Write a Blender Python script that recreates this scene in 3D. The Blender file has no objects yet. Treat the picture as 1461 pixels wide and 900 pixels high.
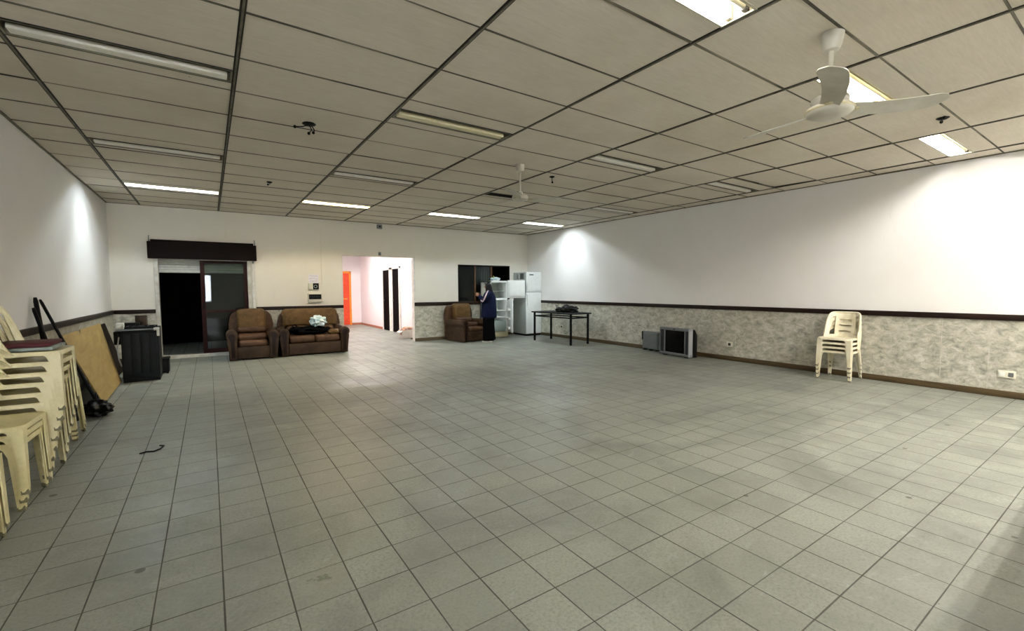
import bpy, bmesh, math, random
from mathutils import Vector, Matrix, noise
random.seed(7)
PI = math.pi
SC = bpy.context.scene
COL = SC.collection

# ------------------------------------------------------------------ room measures (metres)
XR, YB, HC = 9.366, 10.837, 2.917        # right wall, back wall, ceiling
YF = -3.6                                # front wall, behind the viewer
CAMX, CAMZ = 1.4748, 1.3355
M4X, MW = 4.135, 1.22                    # ceiling runner lines
N0Y, ND = 1.829, 0.6113                  # ceiling cross lines

# ------------------------------------------------------------------ materials
def lin(h):
    h = h.lstrip('#')
    out = []
    for i in (0, 2, 4):
        c = int(h[i:i+2], 16) / 255
        out.append(c / 12.92 if c <= 0.04045 else ((c + 0.055) / 1.055) ** 2.4)
    return (*out, 1)

class NT:
    def __init__(s, name):
        s.m = bpy.data.materials.new(name); s.m.use_nodes = True
        s.t = s.m.node_tree; s.t.nodes.clear()
        s.out = s.t.nodes.new('ShaderNodeOutputMaterial')
    def n(s, typ, **kw):
        nd = s.t.nodes.new(typ)
        for k, v in kw.items(): setattr(nd, k, v)
        return nd
    def l(s, a, b): s.t.links.new(a, b)
    def val(s, sock, v):
        if isinstance(v, bpy.types.NodeSocket): s.l(v, sock)
        else: sock.default_value = v
    def math(s, op, a, b=None, c=None, clamp=False):
        nd = s.n('ShaderNodeMath', operation=op); nd.use_clamp = clamp
        s.val(nd.inputs[0], a)
        if b is not None: s.val(nd.inputs[1], b)
        if c is not None: s.val(nd.inputs[2], c)
        return nd.outputs[0]
    def pos(s): return s.n('ShaderNodeNewGeometry').outputs['Position']
    def obj(s): return s.n('ShaderNodeTexCoord').outputs['Object']
    def mapping(s, vec, scale=(1, 1, 1), rot=(0, 0, 0)):
        nd = s.n('ShaderNodeMapping'); s.l(vec, nd.inputs['Vector'])
        nd.inputs['Scale'].default_value = scale; nd.inputs['Rotation'].default_value = rot
        return nd.outputs[0]
    def noise(s, vec, scale, detail=3, rough=0.5, dist=0.0):
        nd = s.n('ShaderNodeTexNoise'); s.l(vec, nd.inputs['Vector'])
        nd.inputs['Scale'].default_value = scale; nd.inputs['Detail'].default_value = detail
        nd.inputs['Roughness'].default_value = rough; nd.inputs['Distortion'].default_value = dist
        return nd.outputs[0]
    def ramp(s, fac, stops, interp='LINEAR'):
        nd = s.n('ShaderNodeValToRGB'); s.l(fac, nd.inputs[0]); e = nd.color_ramp.elements
        nd.color_ramp.interpolation = interp
        while len(e) < len(stops): e.new(0.5)
        for el, (p, c) in zip(e, stops): el.position = p; el.color = c
        return nd.outputs[0]
    def mix(s, fac, a, b, blend='MIX'):
        nd = s.n('ShaderNodeMix', data_type='RGBA', blend_type=blend)
        s.val(nd.inputs[0], fac); s.val(nd.inputs[6], a); s.val(nd.inputs[7], b)
        return nd.outputs[2]
    def bump(s, h, strength=0.2, dist=0.01):
        nd = s.n('ShaderNodeBump'); nd.inputs['Strength'].default_value = strength
        nd.inputs['Distance'].default_value = dist; s.l(h, nd.inputs['Height'])
        return nd.outputs[0]
    def bsdf(s, color, rough=0.5, normal=None, metal=0.0, spec=None, **kw):
        b = s.n('ShaderNodeBsdfPrincipled')
        s.val(b.inputs['Base Color'], color); s.val(b.inputs['Roughness'], rough)
        b.inputs['Metallic'].default_value = metal
        if spec is not None: b.inputs['Specular IOR Level'].default_value = spec
        for k, v in kw.items(): s.val(b.inputs[k.replace('_', ' ')], v)
        if normal is not None: s.l(normal, b.inputs['Normal'])
        s.l(b.outputs[0], s.out.inputs[0])
        return s.m

def plain(name, hexc, rough=0.5, var=0.12, scale=9, metal=0.0, bump=0.0, bscale=60, spec=None, alt=None):
    """a plain surface with slight procedural mottling (alt = colour of the mottling)"""
    t = NT(name); v = t.obj()
    c = lin(hexc)
    a = lin(alt) if alt else tuple(x * (1 - var * 2) for x in c[:3]) + (1,)
    f = t.noise(v, scale, 4, 0.6)
    f = t.ramp(f, [(0.3, (0, 0, 0, 1)), (0.7, (1, 1, 1, 1))])
    colr = t.mix(f, a, c)
    nrm = t.bump(t.noise(v, bscale, 3), bump, 0.004) if bump else None
    return t.bsdf(colr, rough, nrm, metal, spec)

def wall_paint(name, hexc, stains=True):
    t = NT(name); v = t.pos()
    c = lin(hexc)
    big = t.ramp(t.noise(v, 0.7, 4, 0.6), [(0.3, (0, 0, 0, 1)), (0.75, (1, 1, 1, 1))])
    colr = t.mix(big, tuple(x * 0.93 for x in c[:3]) + (1,), c)
    fine = t.noise(t.mapping(v, (1, 1, 0.25)), 7, 5, 0.7)
    st = t.ramp(fine, [(0.62, (0, 0, 0, 1)), (0.8, (1, 1, 1, 1))])
    colr = t.mix(t.math('MULTIPLY', st, 0.16), colr, lin('#a89a82'))
    sp = t.n('ShaderNodeTexVoronoi'); t.l(v, sp.inputs['Vector']); sp.inputs['Scale'].default_value = 1.6
    dots = t.math('LESS_THAN', sp.outputs['Distance'], 0.022)
    colr = t.mix(t.math('MULTIPLY', dots, 0.4), colr, lin('#6a6258'))
    return t.bsdf(colr, 0.62, t.bump(t.noise(v, 55, 4), 0.12, 0.004), spec=0.3)

def m_floor():
    t = NT('floor_tile'); p = t.pos()
    sep = t.n('ShaderNodeSeparateXYZ'); t.l(p, sep.inputs[0])
    X = t.math('DIVIDE', t.math('ADD', sep.outputs[0], 20 * 0.2456 - 2.4626), 0.2456)
    Y = t.math('DIVIDE', t.math('ADD', sep.outputs[1], 40 * 0.2464 - 1.4899), 0.2464)
    fx, fy = t.math('FRACT', X), t.math('FRACT', Y)
    ex = t.math('MINIMUM', fx, t.math('SUBTRACT', 1.0, fx))
    ey = t.math('MINIMUM', fy, t.math('SUBTRACT', 1.0, fy))
    wob = t.math('MULTIPLY', t.math('SUBTRACT', t.noise(p, 3.0, 2), 0.5), 0.016)
    lx = t.math('SUBTRACT', 1.0, t.math('MULTIPLY', t.math('SUBTRACT', t.math('ADD', ex, wob), 0.0085), 130.0), clamp=True)
    ly = t.math('SUBTRACT', 1.0, t.math('MULTIPLY', t.math('SUBTRACT', t.math('ADD', ey, wob), 0.0078), 140.0), clamp=True)
    ly = t.math('MULTIPLY', ly, t.ramp(t.noise(p, 1.3, 3), [(0.32, (.72, .72, .72, 1)), (0.6, (1, 1, 1, 1))]))
    line = t.math('MAXIMUM', lx, ly)
    cmb = t.n('ShaderNodeCombineXYZ'); t.l(t.math('FLOOR', X), cmb.inputs[0]); t.l(t.math('FLOOR', Y), cmb.inputs[1])
    wn = t.n('ShaderNodeTexWhiteNoise'); t.l(cmb.outputs[0], wn.inputs['Vector'])
    base = t.mix(wn.outputs['Value'], lin('#82857c'), lin('#8f9288'))
    grain = t.noise(p, 70, 5, 0.75)
    base = t.mix(t.ramp(grain, [(0.35, (1, 1, 1, 1)), (0.55, (0, 0, 0, 1))]), base, lin('#757871'))
    dirt = t.noise(p, 1.1, 6, 0.65, 0.6)
    base = t.mix(t.math('MULTIPLY', t.ramp(dirt, [(0.46, (0, 0, 0, 1)), (0.68, (1, 1, 1, 1))]), 0.55), base, lin('#5c5f5a'))
    scuff = t.noise(t.mapping(p, (1, 1.6, 1), (0, 0, 0.5)), 5.5, 6, 0.75, 1.2)
    base = t.mix(t.math('MULTIPLY', t.ramp(scuff, [(0.58, (0, 0, 0, 1)), (0.72, (1, 1, 1, 1))]), 0.32), base, lin('#aeb2ae'))
    vo = t.n('ShaderNodeTexVoronoi'); t.l(p, vo.inputs['Vector']); vo.inputs['Scale'].default_value = 2.3
    vs = t.math('LESS_THAN', vo.outputs['Distance'], t.math('MULTIPLY', t.noise(p, 2.0, 2), 0.085))
    base = t.mix(t.math('MULTIPLY', vs, 0.85), base, lin('#3a3730'))
    base = t.mix(t.math('MULTIPLY', line, 0.9), base, lin('#302d24'))
    rough = t.math('ADD', 0.37, t.math('MULTIPLY', t.noise(p, 4, 5, 0.7), 0.2))
    rough = t.math('ADD', rough, t.math('MULTIPLY', line, 0.3))
    rough = t.math('ADD', rough, t.math('MULTIPLY', t.math('SUBTRACT', wn.outputs['Value'], 0.5), 0.16))
    rough = t.math('SUBTRACT', rough, t.math('MULTIPLY', t.ramp(t.noise(p, 2.6, 5, 0.7, 0.8), [(0.52, (0, 0, 0, 1)), (0.7, (1, 1, 1, 1))]), 0.13))
    h = t.math('SUBTRACT', t.math('MULTIPLY', grain, 0.15), line)
    return t.bsdf(base, rough, t.bump(h, 0.25, 0.003), spec=0.45)

def m_marble(name, tint):
    t = NT(name); p = t.pos()
    m = t.mapping(p, (1, 1, 1.5), (0.5, 0.3, 0.6))
    a = t.noise(m, 8.5, 10, 0.75, 0.6)
    c1 = t.ramp(a, [(0.28, lin('#6b6c64')), (0.42, lin('#a0a096')), (0.5, lin(tint)), (0.64, lin('#d6d6cd')), (0.80, lin('#a6a69b'))])
    b = t.noise(m, 20, 7, 0.75, 1.2)
    c = t.mix(t.math('MULTIPLY', t.ramp(b, [(0.54, (0, 0, 0, 1)), (0.64, (1, 1, 1, 1))]), 0.45), c1, lin('#77776c'))
    big = t.ramp(t.noise(p, 0.8, 3), [(0.35, (0, 0, 0, 1)), (0.65, (1, 1, 1, 1))])
    c = t.mix(t.math('MULTIPLY', big, 0.3), c, lin('#8a806a'))
    return t.bsdf(c, 0.38, t.bump(b, 0.08, 0.003), spec=0.4)

def m_wood(name, dark, light, scale=(1, 9, 9), rough=0.45, spec=0.4):
    t = NT(name); v = t.mapping(t.obj(), scale)
    a = t.noise(v, 3, 5, 0.6, 0.8)
    c = t.ramp(a, [(0.3, lin(dark)), (0.7, lin(light))])
    return t.bsdf(c, rough, t.bump(a, 0.1, 0.003), spec=spec)

def m_panel():
    t = NT('ceiling_panel'); p = t.pos()
    a = t.noise(t.mapping(p, (1.2, 14, 1)), 6, 5, 0.7)
    c = t.mix(t.ramp(a, [(0.35, (0, 0, 0, 1)), (0.65, (1, 1, 1, 1))]), lin('#d3cbbc'), lin('#ddd5c7'))
    b = t.noise(p, 0.9, 4, 0.6)
    c = t.mix(t.math('MULTIPLY', t.ramp(b, [(0.45, (0, 0, 0, 1)), (0.7, (1, 1, 1, 1))]), 0.35), c, lin('#bbb19c'))
    vo = t.n('ShaderNodeTexVoronoi'); t.l(p, vo.inputs['Vector']); vo.inputs['Scale'].default_value = 1.7
    c = t.mix(t.math('MULTIPLY', t.math('LESS_THAN', vo.outputs['Distance'], 0.02), 0.7), c, lin('#4a4436'))
    return t.bsdf(c, 0.8, t.bump(a, 0.25, 0.004), spec=0.2)

def m_emit(name, hexc, strength):
    t = NT(name); e = t.n('ShaderNodeEmission'); e.inputs[0].default_value = lin(hexc); e.inputs[1].default_value = strength
    t.l(e.outputs[0], t.out.inputs[0]); return t.m

def m_glass(name, hexc='#9aa59f', alpha=0.03):
    """dusty window pane: mostly clear with a fresnel mirror"""
    t = NT(name)
    tr = t.n('ShaderNodeBsdfTransparent'); tr.inputs[0].default_value = lin('#d0d6d2')
    gl = t.n('ShaderNodeBsdfGlossy'); gl.inputs['Roughness'].default_value = 0.02
    df = t.n('ShaderNodeBsdfDiffuse'); df.inputs[0].default_value = lin(hexc)
    fr = t.n('ShaderNodeFresnel'); fr.inputs[0].default_value = 1.34
    m0 = t.n('ShaderNodeMixShader'); f = t.math('MULTIPLY', t.noise(t.obj(), 5, 4), alpha)
    t.l(f, m0.inputs[0]); t.l(tr.outputs[0], m0.inputs[1]); t.l(df.outputs[0], m0.inputs[2])
    m1 = t.n('ShaderNodeMixShader'); t.l(fr.outputs[0], m1.inputs[0]); t.l(m0.outputs[0], m1.inputs[1]); t.l(gl.outputs[0], m1.inputs[2])
    t.l(m1.outputs[0], t.out.inputs[0]); return t.m

def m_plastic_chair(name, clean, grime, rough=0.36):
    t = NT(name); v = t.obj()
    a = t.ramp(t.noise(v, 5, 5, 0.7), [(0.42, (0, 0, 0, 1)), (0.7, (1, 1, 1, 1))])
    c = t.mix(t.math('MULTIPLY', a, 0.55), lin(clean), lin(grime))
    b = t.ramp(t.noise(v, 40, 4, 0.8), [(0.66, (0, 0, 0, 1)), (0.74, (1, 1, 1, 1))])
    c = t.mix(t.math('MULTIPLY', b, 0.45), c, lin('#6b6340'))
    sep = t.n('ShaderNodeSeparateXYZ'); t.l(v, sep.inputs[0])
    foot = t.math('MULTIPLY', t.math('LESS_THAN', t.math('ADD', sep.outputs[2], t.math('MULTIPLY', t.noise(v, 38, 3), 0.09)), 0.068), 0.8)
    c = t.mix(foot, c, lin('#2f2a1c'))
    return t.bsdf(c, rough, spec=0.45)

def m_leather(name, dark, light, wear):
    t = NT(name); v = t.obj()
    a = t.noise(v, 4.5, 5, 0.65, 0.5)
    c = t.ramp(a, [(0.3, lin(dark)), (0.62, lin(light))])
    w = t.ramp(t.noise(v, 13, 5, 0.75), [(0.5, (0, 0, 0, 1)), (0.72, (1, 1, 1, 1))])
    c = t.mix(t.math('MULTIPLY', w, 0.6), c, lin(wear))
    return t.bsdf(c, 0.5, t.bump(t.noise(v, 26, 4), 0.35, 0.006), spec=0.22)

M = {}
M['wall'] = wall_paint('wall_paint', '#eeecea')
M['wall_warm'] = wall_paint('wall_paint_cream', '#ebe7dc')
M['wall_pass'] = wall_paint('passage_paint', '#ece5e6')
M['dark_room'] = plain('dark_room_wall', '#121110', 0.9, spec=.1)  # darkness of the unlit rooms is put into the wall colour
M['floor'] = m_floor()
M['panel'] = m_panel()
M['void'] = plain('ceiling_void', '#1a160f', 0.9)
t = NT('ceiling_seam'); M['seam'] = t.bsdf(t.ramp(t.noise(t.mapping(t.pos(), (.7, 1, 1)), 2.2, 4, .6), [(0.36, lin('#2a251b')), (0.66, lin('#7d7766'))]), .7)
M['runner'] = plain('ceiling_runner', '#7d7766', 0.6, alt='#4a4436', scale=14)
M['marble'] = m_marble('marble_wainscot', '#b9b7aa')
M['marble_tan'] = m_marble('marble_wainscot_tan', '#a8a494')
M['rail'] = m_wood('dark_rail', '#120b08', '#26160f', (1, 1, 12), 0.45, .2)
M['base'] = m_wood('olive_baseboard', '#3a2e1c', '#5c4c30', (1, 1, 10), 0.5)
M['hood'] = m_wood('dark_hood', '#0c0605', '#160b08', (2, 12, 12), 0.6, .08)
M['alu'] = plain('white_frame_paint', '#d8d8d2', 0.4, alt='#a9a498', scale=6)
M['shutter'] = plain('shutter_slat', '#c9cbc4', 0.45)
M['maroon'] = plain('maroon_metal', '#2c0e0a', 0.5, var=0.2, spec=.15)
M['glass'] = m_glass('door_glass')
M['mullion'] = m_wood('brown_mullion', '#3f2410', '#6b4420', (12, 1, 1), 0.5)
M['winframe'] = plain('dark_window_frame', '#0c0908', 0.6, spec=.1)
M['curtain'] = plain('grey_curtain', '#5d6266', 0.8, scale=4)
M['orange'] = plain('orange_door', '#e0441a', 0.5, alt='#c23a14')
M['orange_frame'] = plain('orange_frame', '#f0902e', 0.5)
M['unlit_doorway'] = plain('unlit_doorway', '#070404', 0.7, spec=.03)  # near-black leaf stands in for an opening into an unlit room
M['white_trim'] = plain('white_trim', '#e8e4de', 0.5)
M['cream'] = m_plastic_chair('cream_plastic', '#e6deba', '#c2b67c')
M['cream_dirty'] = m_plastic_chair('stained_cream_plastic', '#dbd1a2', '#a79a5a')
M['cream_white'] = m_plastic_chair('pale_cream_plastic', '#e8e2cc', '#cbbd8a')
M['leather_back'] = m_leather('tan_leather', '#46331e', '#644c2b', '#79623c')
M['leather'] = m_leather('brown_leather', '#26190f', '#3c2b1c', '#574530')
M['leather_roll'] = m_leather('worn_brown_leather', '#352115', '#4e3726', '#65503c')
M['leather_dark'] = m_leather('dark_leather', '#120a08', '#20130e', '#2c1c14')
M['arm_wood'] = plain('dark_red_arm_front', '#1c0907', 0.4, var=0.2, spec=.2)
M['black'] = plain('black_plastic', '#0a0b0c', 0.55, bump=0.1, spec=.15)
M['black_metal'] = plain('black_metal', '#08090b', 0.5, spec=.15)
M['black_cloth'] = plain('black_cloth', '#070709', 0.9, bump=0.4, bscale=30, spec=.05)
M['charcoal'] = plain('charcoal_enamel', '#181e20', 0.5, var=0.2, scale=5, spec=.2)
M['steel_edge'] = plain('grey_steel_edge', '#7d8284', 0.4)
M['white_enamel'] = plain('white_enamel', '#eef2f1', 0.3, var=0.03)
M['white_plastic'] = plain('white_plastic', '#e4e6e2', 0.4, var=0.03)
M['fridge_shaded_side'] = plain('shaded_fridge_enamel', '#c2cac7', 0.35, var=0.05)  # darker than the doors: shade of the side put into its colour
M['fridge_in'] = plain('fridge_liner', '#f0f4f2', 0.35, var=0.03)
M['fridge_grey'] = plain('freezer_liner_grey', '#b2bab0', 0.4, var=0.05)
M['fridge_cream'] = plain('cream_plinth', '#cfc9a4', 0.45)
t = NT('clear_drawer'); M['drawer'] = t.bsdf(lin('#b9c8c6'), 0.25, Alpha=0.55)
M['silver'] = plain('silver_plastic', '#6b6e71', 0.4, var=0.05, spec=.3)
M['silver_light'] = plain('light_silver_plastic', '#a2a5a9', 0.35, var=0.04)
M['grey_dark'] = plain('dark_grey_plastic', '#2a2e32', 0.5, spec=.2)
M['grey_case'] = plain('grey_case_plastic', '#6a7274', 0.5)
t = NT('tv_glass'); M['screen'] = t.bsdf(lin('#040506'), 0.2, spec=0.08)
M['ply'] = m_wood('plywood', '#8f7848', '#aa925c', (9, 1, 1), 0.6)
M['dark_board'] = m_wood('dark_board', '#130d09', '#221810', (9, 1, 1), 0.6, .1)
M['maroon_board'] = plain('maroon_board', '#180a0c', 0.8, spec=.1)
M['red_cloth'] = plain('dark_red_cloth', '#561820', 0.8, var=0.2, bump=0.3, bscale=30)
M['grey_board'] = plain('pale_grey_board', '#9aa39c', 0.5, alt='#5e6a66', scale=7)
M['carton'] = plain('brown_carton', '#4f4034', 0.8)
M['box_tan'] = plain('tan_packaging', '#a8714f', 0.7, alt='#d6c3b4', scale=11)
M['box_white'] = plain('white_carton', '#e2dcd4', 0.7)
M['bag_black'] = plain('black_bag', '#08090a', 0.4, bump=0.6, bscale=25, spec=.2)
M['bag_white'] = plain('white_bag', '#e6ecee', 0.35, alt='#9fc3cc', scale=9, bump=0.5, bscale=20)
M['fan'] = plain('fan_enamel', '#cfccc0', 0.35, alt='#b5b0a0', scale=5)
M['fan_grey'] = plain('fan_motor_dusty', '#a8a59a', 0.5, alt='#8f8b7e', scale=9)
M['fan_gold'] = plain('fan_ring', '#c9bf9a', 0.3)
M['trough'] = plain('light_trough', '#cdc9ba', 0.45, alt='#b3ad98', scale=4)
M['trough_old'] = plain('yellowed_trough', '#bdb48f', 0.5, alt='#9b916c', scale=4)
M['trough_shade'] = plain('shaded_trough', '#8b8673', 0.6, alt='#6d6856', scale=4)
M['cover'] = plain('tube_cover', '#f3f0e4', 0.4, var=0.03)
M['cover_old'] = plain('yellowed_tube_cover', '#e9e0b8', 0.4, var=0.05)
M['seal'] = plain('dark_seal', '#221d14', 0.7)
M['tube_off'] = plain('unlit_tube', '#d9d5c3', 0.3, var=0.03)
M['socket'] = plain('lamp_socket', '#2a2720', 0.5)
M['plate'] = plain('switch_plate', '#dcd9c8', 0.4, var=0.03)
M['paper'] = plain('paper', '#e9e6ee', 0.7, var=0.02)
M['ink'] = plain('violet_ink', '#9a90ac', 0.7)
M['skin'] = plain('skin', '#a57a62', 0.5, var=0.06)
M['hair'] = plain('black_hair', '#080707', 0.5, bump=0.4, bscale=40, spec=.2)
M['navy'] = plain('navy_jacket', '#0e1530', 0.8, bump=0.3, bscale=22, spec=.1)
M['stripe'] = plain('pink_white_stripe', '#c9b6bd', 0.7)
M['trouser'] = plain('black_trousers', '#060607', 0.9, bump=0.3, bscale=20, spec=.05)
M['shoe'] = plain('white_shoe', '#e8e8e6', 0.5)
M['eye'] = plain('eye_dark', '#0a0808', 0.2)
M['lip'] = plain('lip', '#7c4238', 0.5)
M['green'] = plain('yellow_green_thing', '#8f9a2f', 0.5)
TUBE = {
    'cool': m_emit('tube_cool', '#e8f6ff', 60.0),
    'neutral': m_emit('tube_neutral', '#fffaf4', 56.0),
    'warm': m_emit('tube_warm', '#ffe4b4', 66.0),
    'front': m_emit('tube_added_front', '#fff8ec', 215.0),
    'pass': m_emit('tube_added_passage', '#fff8f6', 130.0),
}

# ------------------------------------------------------------------ mesh building
class MB:
    def __init__(s): s.bm = bmesh.new()
    def _add(s, verts, faces):
        vs = [s.bm.verts.new(v) for v in verts]
        for f in faces:
            try: s.bm.faces.new([vs[i] for i in f])
            except ValueError: pass
        return vs
    def box(s, x0, x1, y0, y1, z0, z1, bev=0.0, seg=2, rot=None, org=None):
        b = bmesh.new()
        bmesh.ops.create_cube(b, size=1)
        for v in b.verts:
            v.co = Vector(((x0 + x1) / 2 + v.co.x * (x1 - x0), (y0 + y1) / 2 + v.co.y * (y1 - y0), (z0 + z1) / 2 + v.co.z * (z1 - z0)))
        if bev > 0:
            bmesh.ops.bevel(b, geom=list(b.edges), offset=bev, segments=seg, affect='EDGES', profile=0.5, clamp_overlap=True)
        if rot is not None:
            o = Vector(org) if org else Vector(((x0 + x1) / 2, (y0 + y1) / 2, (z0 + z1) / 2))
            bmesh.ops.rotate(b, verts=list(b.verts), cent=o, matrix=rot)
        s.merge(b); return s
    def merge(s, b):
        me = bpy.data.meshes.new('tmp'); b.to_mesh(me); b.free(); s.bm.from_mesh(me); bpy.data.meshes.remove(me)
    def cyl(s, p0, p1, r0, r1=None, seg=14, caps=True):
        return s.tube([p0, p1], [r0, r0 if r1 is None else r1], seg, caps)
    def tube(s, pts, rad, seg=10, caps=True, flat=1.0):
        pts = [Vector(p) for p in pts]
        if not isinstance(rad, (list, tuple)): rad = [rad] * len(pts)
        rings = []; prev = None
        for i, p in enumerate(pts):
            d = (pts[min(i + 1, len(pts) - 1)] - pts[max(i - 1, 0)]).normalized()
            if prev is None:
                a = d.orthogonal().normalized() if abs(d.z) < 0.99 else Vector((1, 0, 0))
                if abs(d.z) < 0.9: a = Vector((0, 0, 1)).cross(d).normalized()
            else:
                a = (prev - d * prev.dot(d)).normalized()
            prev = a; b = d.cross(a)
            rings.append([s.bm.verts.new(p + (a * math.cos(2 * PI * k / seg) + b * math.sin(2 * PI * k / seg) * flat) * rad[i]) for k in range(seg)])
        for r0, r1 in zip(rings, rings[1:]):
            for k in range(seg): s.bm.faces.new((r0[k], r0[(k + 1) % seg], r1[(k + 1) % seg], r1[k]))
        if caps:
            s.bm.faces.new(rings[0][::-1]); s.bm.faces.new(rings[-1])
        return s
    def lathe(s, prof, seg=24, c=(0, 0)):
        rings = []
        for r, z in prof:
            rings.append([s.bm.verts.new((c[0] + max(r, 1e-4) * math.cos(2 * PI * k / seg), c[1] + max(r, 1e-4) * math.sin(2 * PI * k / seg), z)) for k in range(seg)])
        for a, b in zip(rings, rings[1:]):
            for k in range(seg): s.bm.faces.new((a[k], a[(k + 1) % seg], b[(k + 1) % seg], b[k]))
        s.bm.faces.new(rings[0][::-1]); s.bm.faces.new(rings[-1])
        return s
    def prism(s, poly, axis, a0, a1, bev=0.0, seg=2):
        """extrude a 2D outline along an axis ('x': poly is (y,z); 'y': (x,z); 'z': (x,y))"""
        def P(u, v, w):
            return {'x': (w, u, v), 'y': (u, w, v), 'z': (u, v, w)}[axis]
        b = bmesh.new()
        A = [b.verts.new(P(u, v, a0)) for u, v in poly]; B = [b.verts.new(P(u, v, a1)) for u, v in poly]
        n = len(poly)
        fa = b.faces.new(A[::-1]); fb = b.faces.new(B)
        for i in range(n): b.faces.new((A[i], A[(i + 1) % n], B[(i + 1) % n], B[i]))
        if bev > 0:
            bmesh.ops.bevel(b, geom=list(set(fa.edges) | set(fb.edges)), offset=bev, segments=seg, affect='EDGES', profile=0.5, clamp_overlap=True)
        s.merge(b); return s
    def blob(s, c, r, seed=0, amp=0.2, freq=2.0, sub=3, squash=2.0, flat=True):
        b = bmesh.new(); bmesh.ops.create_icosphere(b, subdivisions=sub, radius=1)
        for v in b.verts:
            d = v.co.normalized()
            k = (abs(d.x) ** squash + abs(d.y) ** squash + abs(d.z) ** squash) ** (-1 / squash)
            w = 1 + amp * noise.noise(d * freq + Vector((seed * 3.7, seed * 1.3, seed)))
            q = d * k * w
            v.co = Vector((c[0] + q.x * r[0], c[1] + q.y * r[1], c[2] + max(q.z, -0.92 if flat else -9) * r[2]))
        s.merge(b); return s
    def grid_surf(s, fn, nu, nv, keep=None):
        vs = [[s.bm.verts.new(fn(i / nu, j / nv)) for i in range(nu + 1)] for j in range(nv + 1)]
        for j in range(nv):
            for i in range(nu):
                if keep is None or keep((i + .5) / nu, (j + .5) / nv):
                    s.bm.faces.new((vs[j][i], vs[j][i + 1], vs[j + 1][i + 1], vs[j + 1][i]))
        return s
    def xform(s, mat):
        bmesh.ops.transform(s.bm, matrix=mat, verts=list(s.bm.verts)); return s
    def build(s, name, mat, parent=None, smooth=35, mods=None):
        loose = [v for v in s.bm.verts if not v.link_faces]
        if loose: bmesh.ops.delete(s.bm, geom=loose, context='VERTS')
        bmesh.ops.recalc_face_normals(s.bm, faces=list(s.bm.faces))
        me = bpy.data.meshes.new(name); s.bm.to_mesh(me); s.bm.free()
        me.materials.append(M[mat] if isinstance(mat, str) else mat)
        o = bpy.data.objects.new(name, me); COL.objects.link(o)
        if mods:
            for typ, kw in mods:
                md = o.modifiers.new(typ.lower(), typ)
                for k, v in kw.items(): setattr(md, k, v)
            dg = bpy.context.evaluated_depsgraph_get()
            new = bpy.data.meshes.new_from_object(o.evaluated_get(dg))
            o.modifiers.clear(); o.data = new; bpy.data.meshes.remove(me); me = new
        if smooth:
            me.polygons.foreach_set('use_smooth', [True] * len(me.polygons))
            me.set_sharp_from_angle(angle=math.radians(smooth))
        if parent is not None: o.parent = parent
        return o

def tag(o, label, cat, group=None, kind=None):
    o['label'] = label; o['category'] = cat
    if group: o['group'] = group
    if kind: o['kind'] = kind
    return o

def thing(name, label, cat, loc=(0, 0, 0), rz=0.0, group=None):
    o = bpy.data.objects.new(name, None); COL.objects.link(o)
    o.empty_display_size = 0.1
    o.location = loc; o.rotation_euler = (0, 0, rz)
    return tag(o, label, cat, group)

KIDS = {}
def tree(o):
    return [c for c in bpy.data.objects if c.parent == o]
def dup(root, loc, rz, label, group=None, rot=None):
    r = root.copy(); COL.objects.link(r); r.location = loc; r.rotation_euler = rot if rot else (0, 0, rz)
    r['label'] = label
    if group: r['group'] = group
    for ch in tree(root):
        c = ch.copy(); COL.objects.link(c); c.parent = r
        for g in tree(ch):
            d = g.copy(); COL.objects.link(d); d.parent = c
    return r

def struct(mb, name, mat, parent=None, smooth=0):
    o = mb.build(name, mat, parent, smooth)
    if parent is None: o['kind'] = 'structure'
    return o

def Rz(a): return Matrix.Rotation(a, 3, 'Z')
def Rx(a): return Matrix.Rotation(a, 3, 'X')
def Ry(a): return Matrix.Rotation(a, 3, 'Y')
def at(root, mb_obj): mb_obj.parent = root; return mb_obj

# ------------------------------------------------------------------ the shell
WT = 0.15
struct(MB().box(-0.15, XR + .15, YF - .15, 17.6, -0.1, 0.0), 'floor', 'floor')
struct(MB().box(-0.15, 0, YF - .15, YB + WT, 0, HC + .3), 'wall_left', 'wall')
struct(MB().box(XR, XR + 0.15, YF - .15, YB + WT, 0, HC + .3), 'wall_right', 'wall')
# back wall with the sliding door, the passage and the serving window cut out of it
DX0, DX1, DZ0, DZ1 = 0.66, 2.19, 0.05, 1.925
PX0, PX1, PZ1 = 4.06, 5.80, 2.12
SX0, SX1, SZ0, SZ1 = 7.05, 8.72, 0.975, 1.985
wb = MB()
wb.box(-.01, DX0, YB, YB + WT, 0, HC + .3); wb.box(DX0, DX1, YB, YB + WT, DZ1, HC + .3); wb.box(DX0, DX1, YB, YB + WT, 0, DZ0)
wb.box(DX1, PX0, YB, YB + WT, 0, HC + .3); wb.box(PX0, PX1, YB, YB + WT, PZ1, HC + .3)
wb.box(PX1, SX0, YB, YB + WT, 0, HC + .3); wb.box(SX0, SX1, YB, YB + WT, SZ1, HC + .3); wb.box(SX0, SX1, YB, YB + WT, 0, SZ0)
wb.box(SX1, XR + .01, YB, YB + WT, 0, HC + .3)
struct(wb, 'wall_back', 'wall_warm')
# front wall behind the viewer: a narrow open street door, and an unseen rail-high partition added to cast the near floor shadow
wf = MB()
wf.box(-.01, 0.80, YF - .15, YF, 0, HC + .3); wf.box(0.80, 1.56, YF - .15, YF, 2.02, HC + .3); wf.box(0.80, 1.56, YF - .10, YF - .05, 0, .80); wf.box(1.56, XR + .01, YF - .15, YF, 0, HC + .3)  # added lower panel blocks the doorway to shorten its reflection
struct(wf, 'wall_front', 'wall')
struct(MB().box(2.6, XR, -0.17, -0.05, 0, 1.01), 'added_shadow_partition', 'wall')

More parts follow.
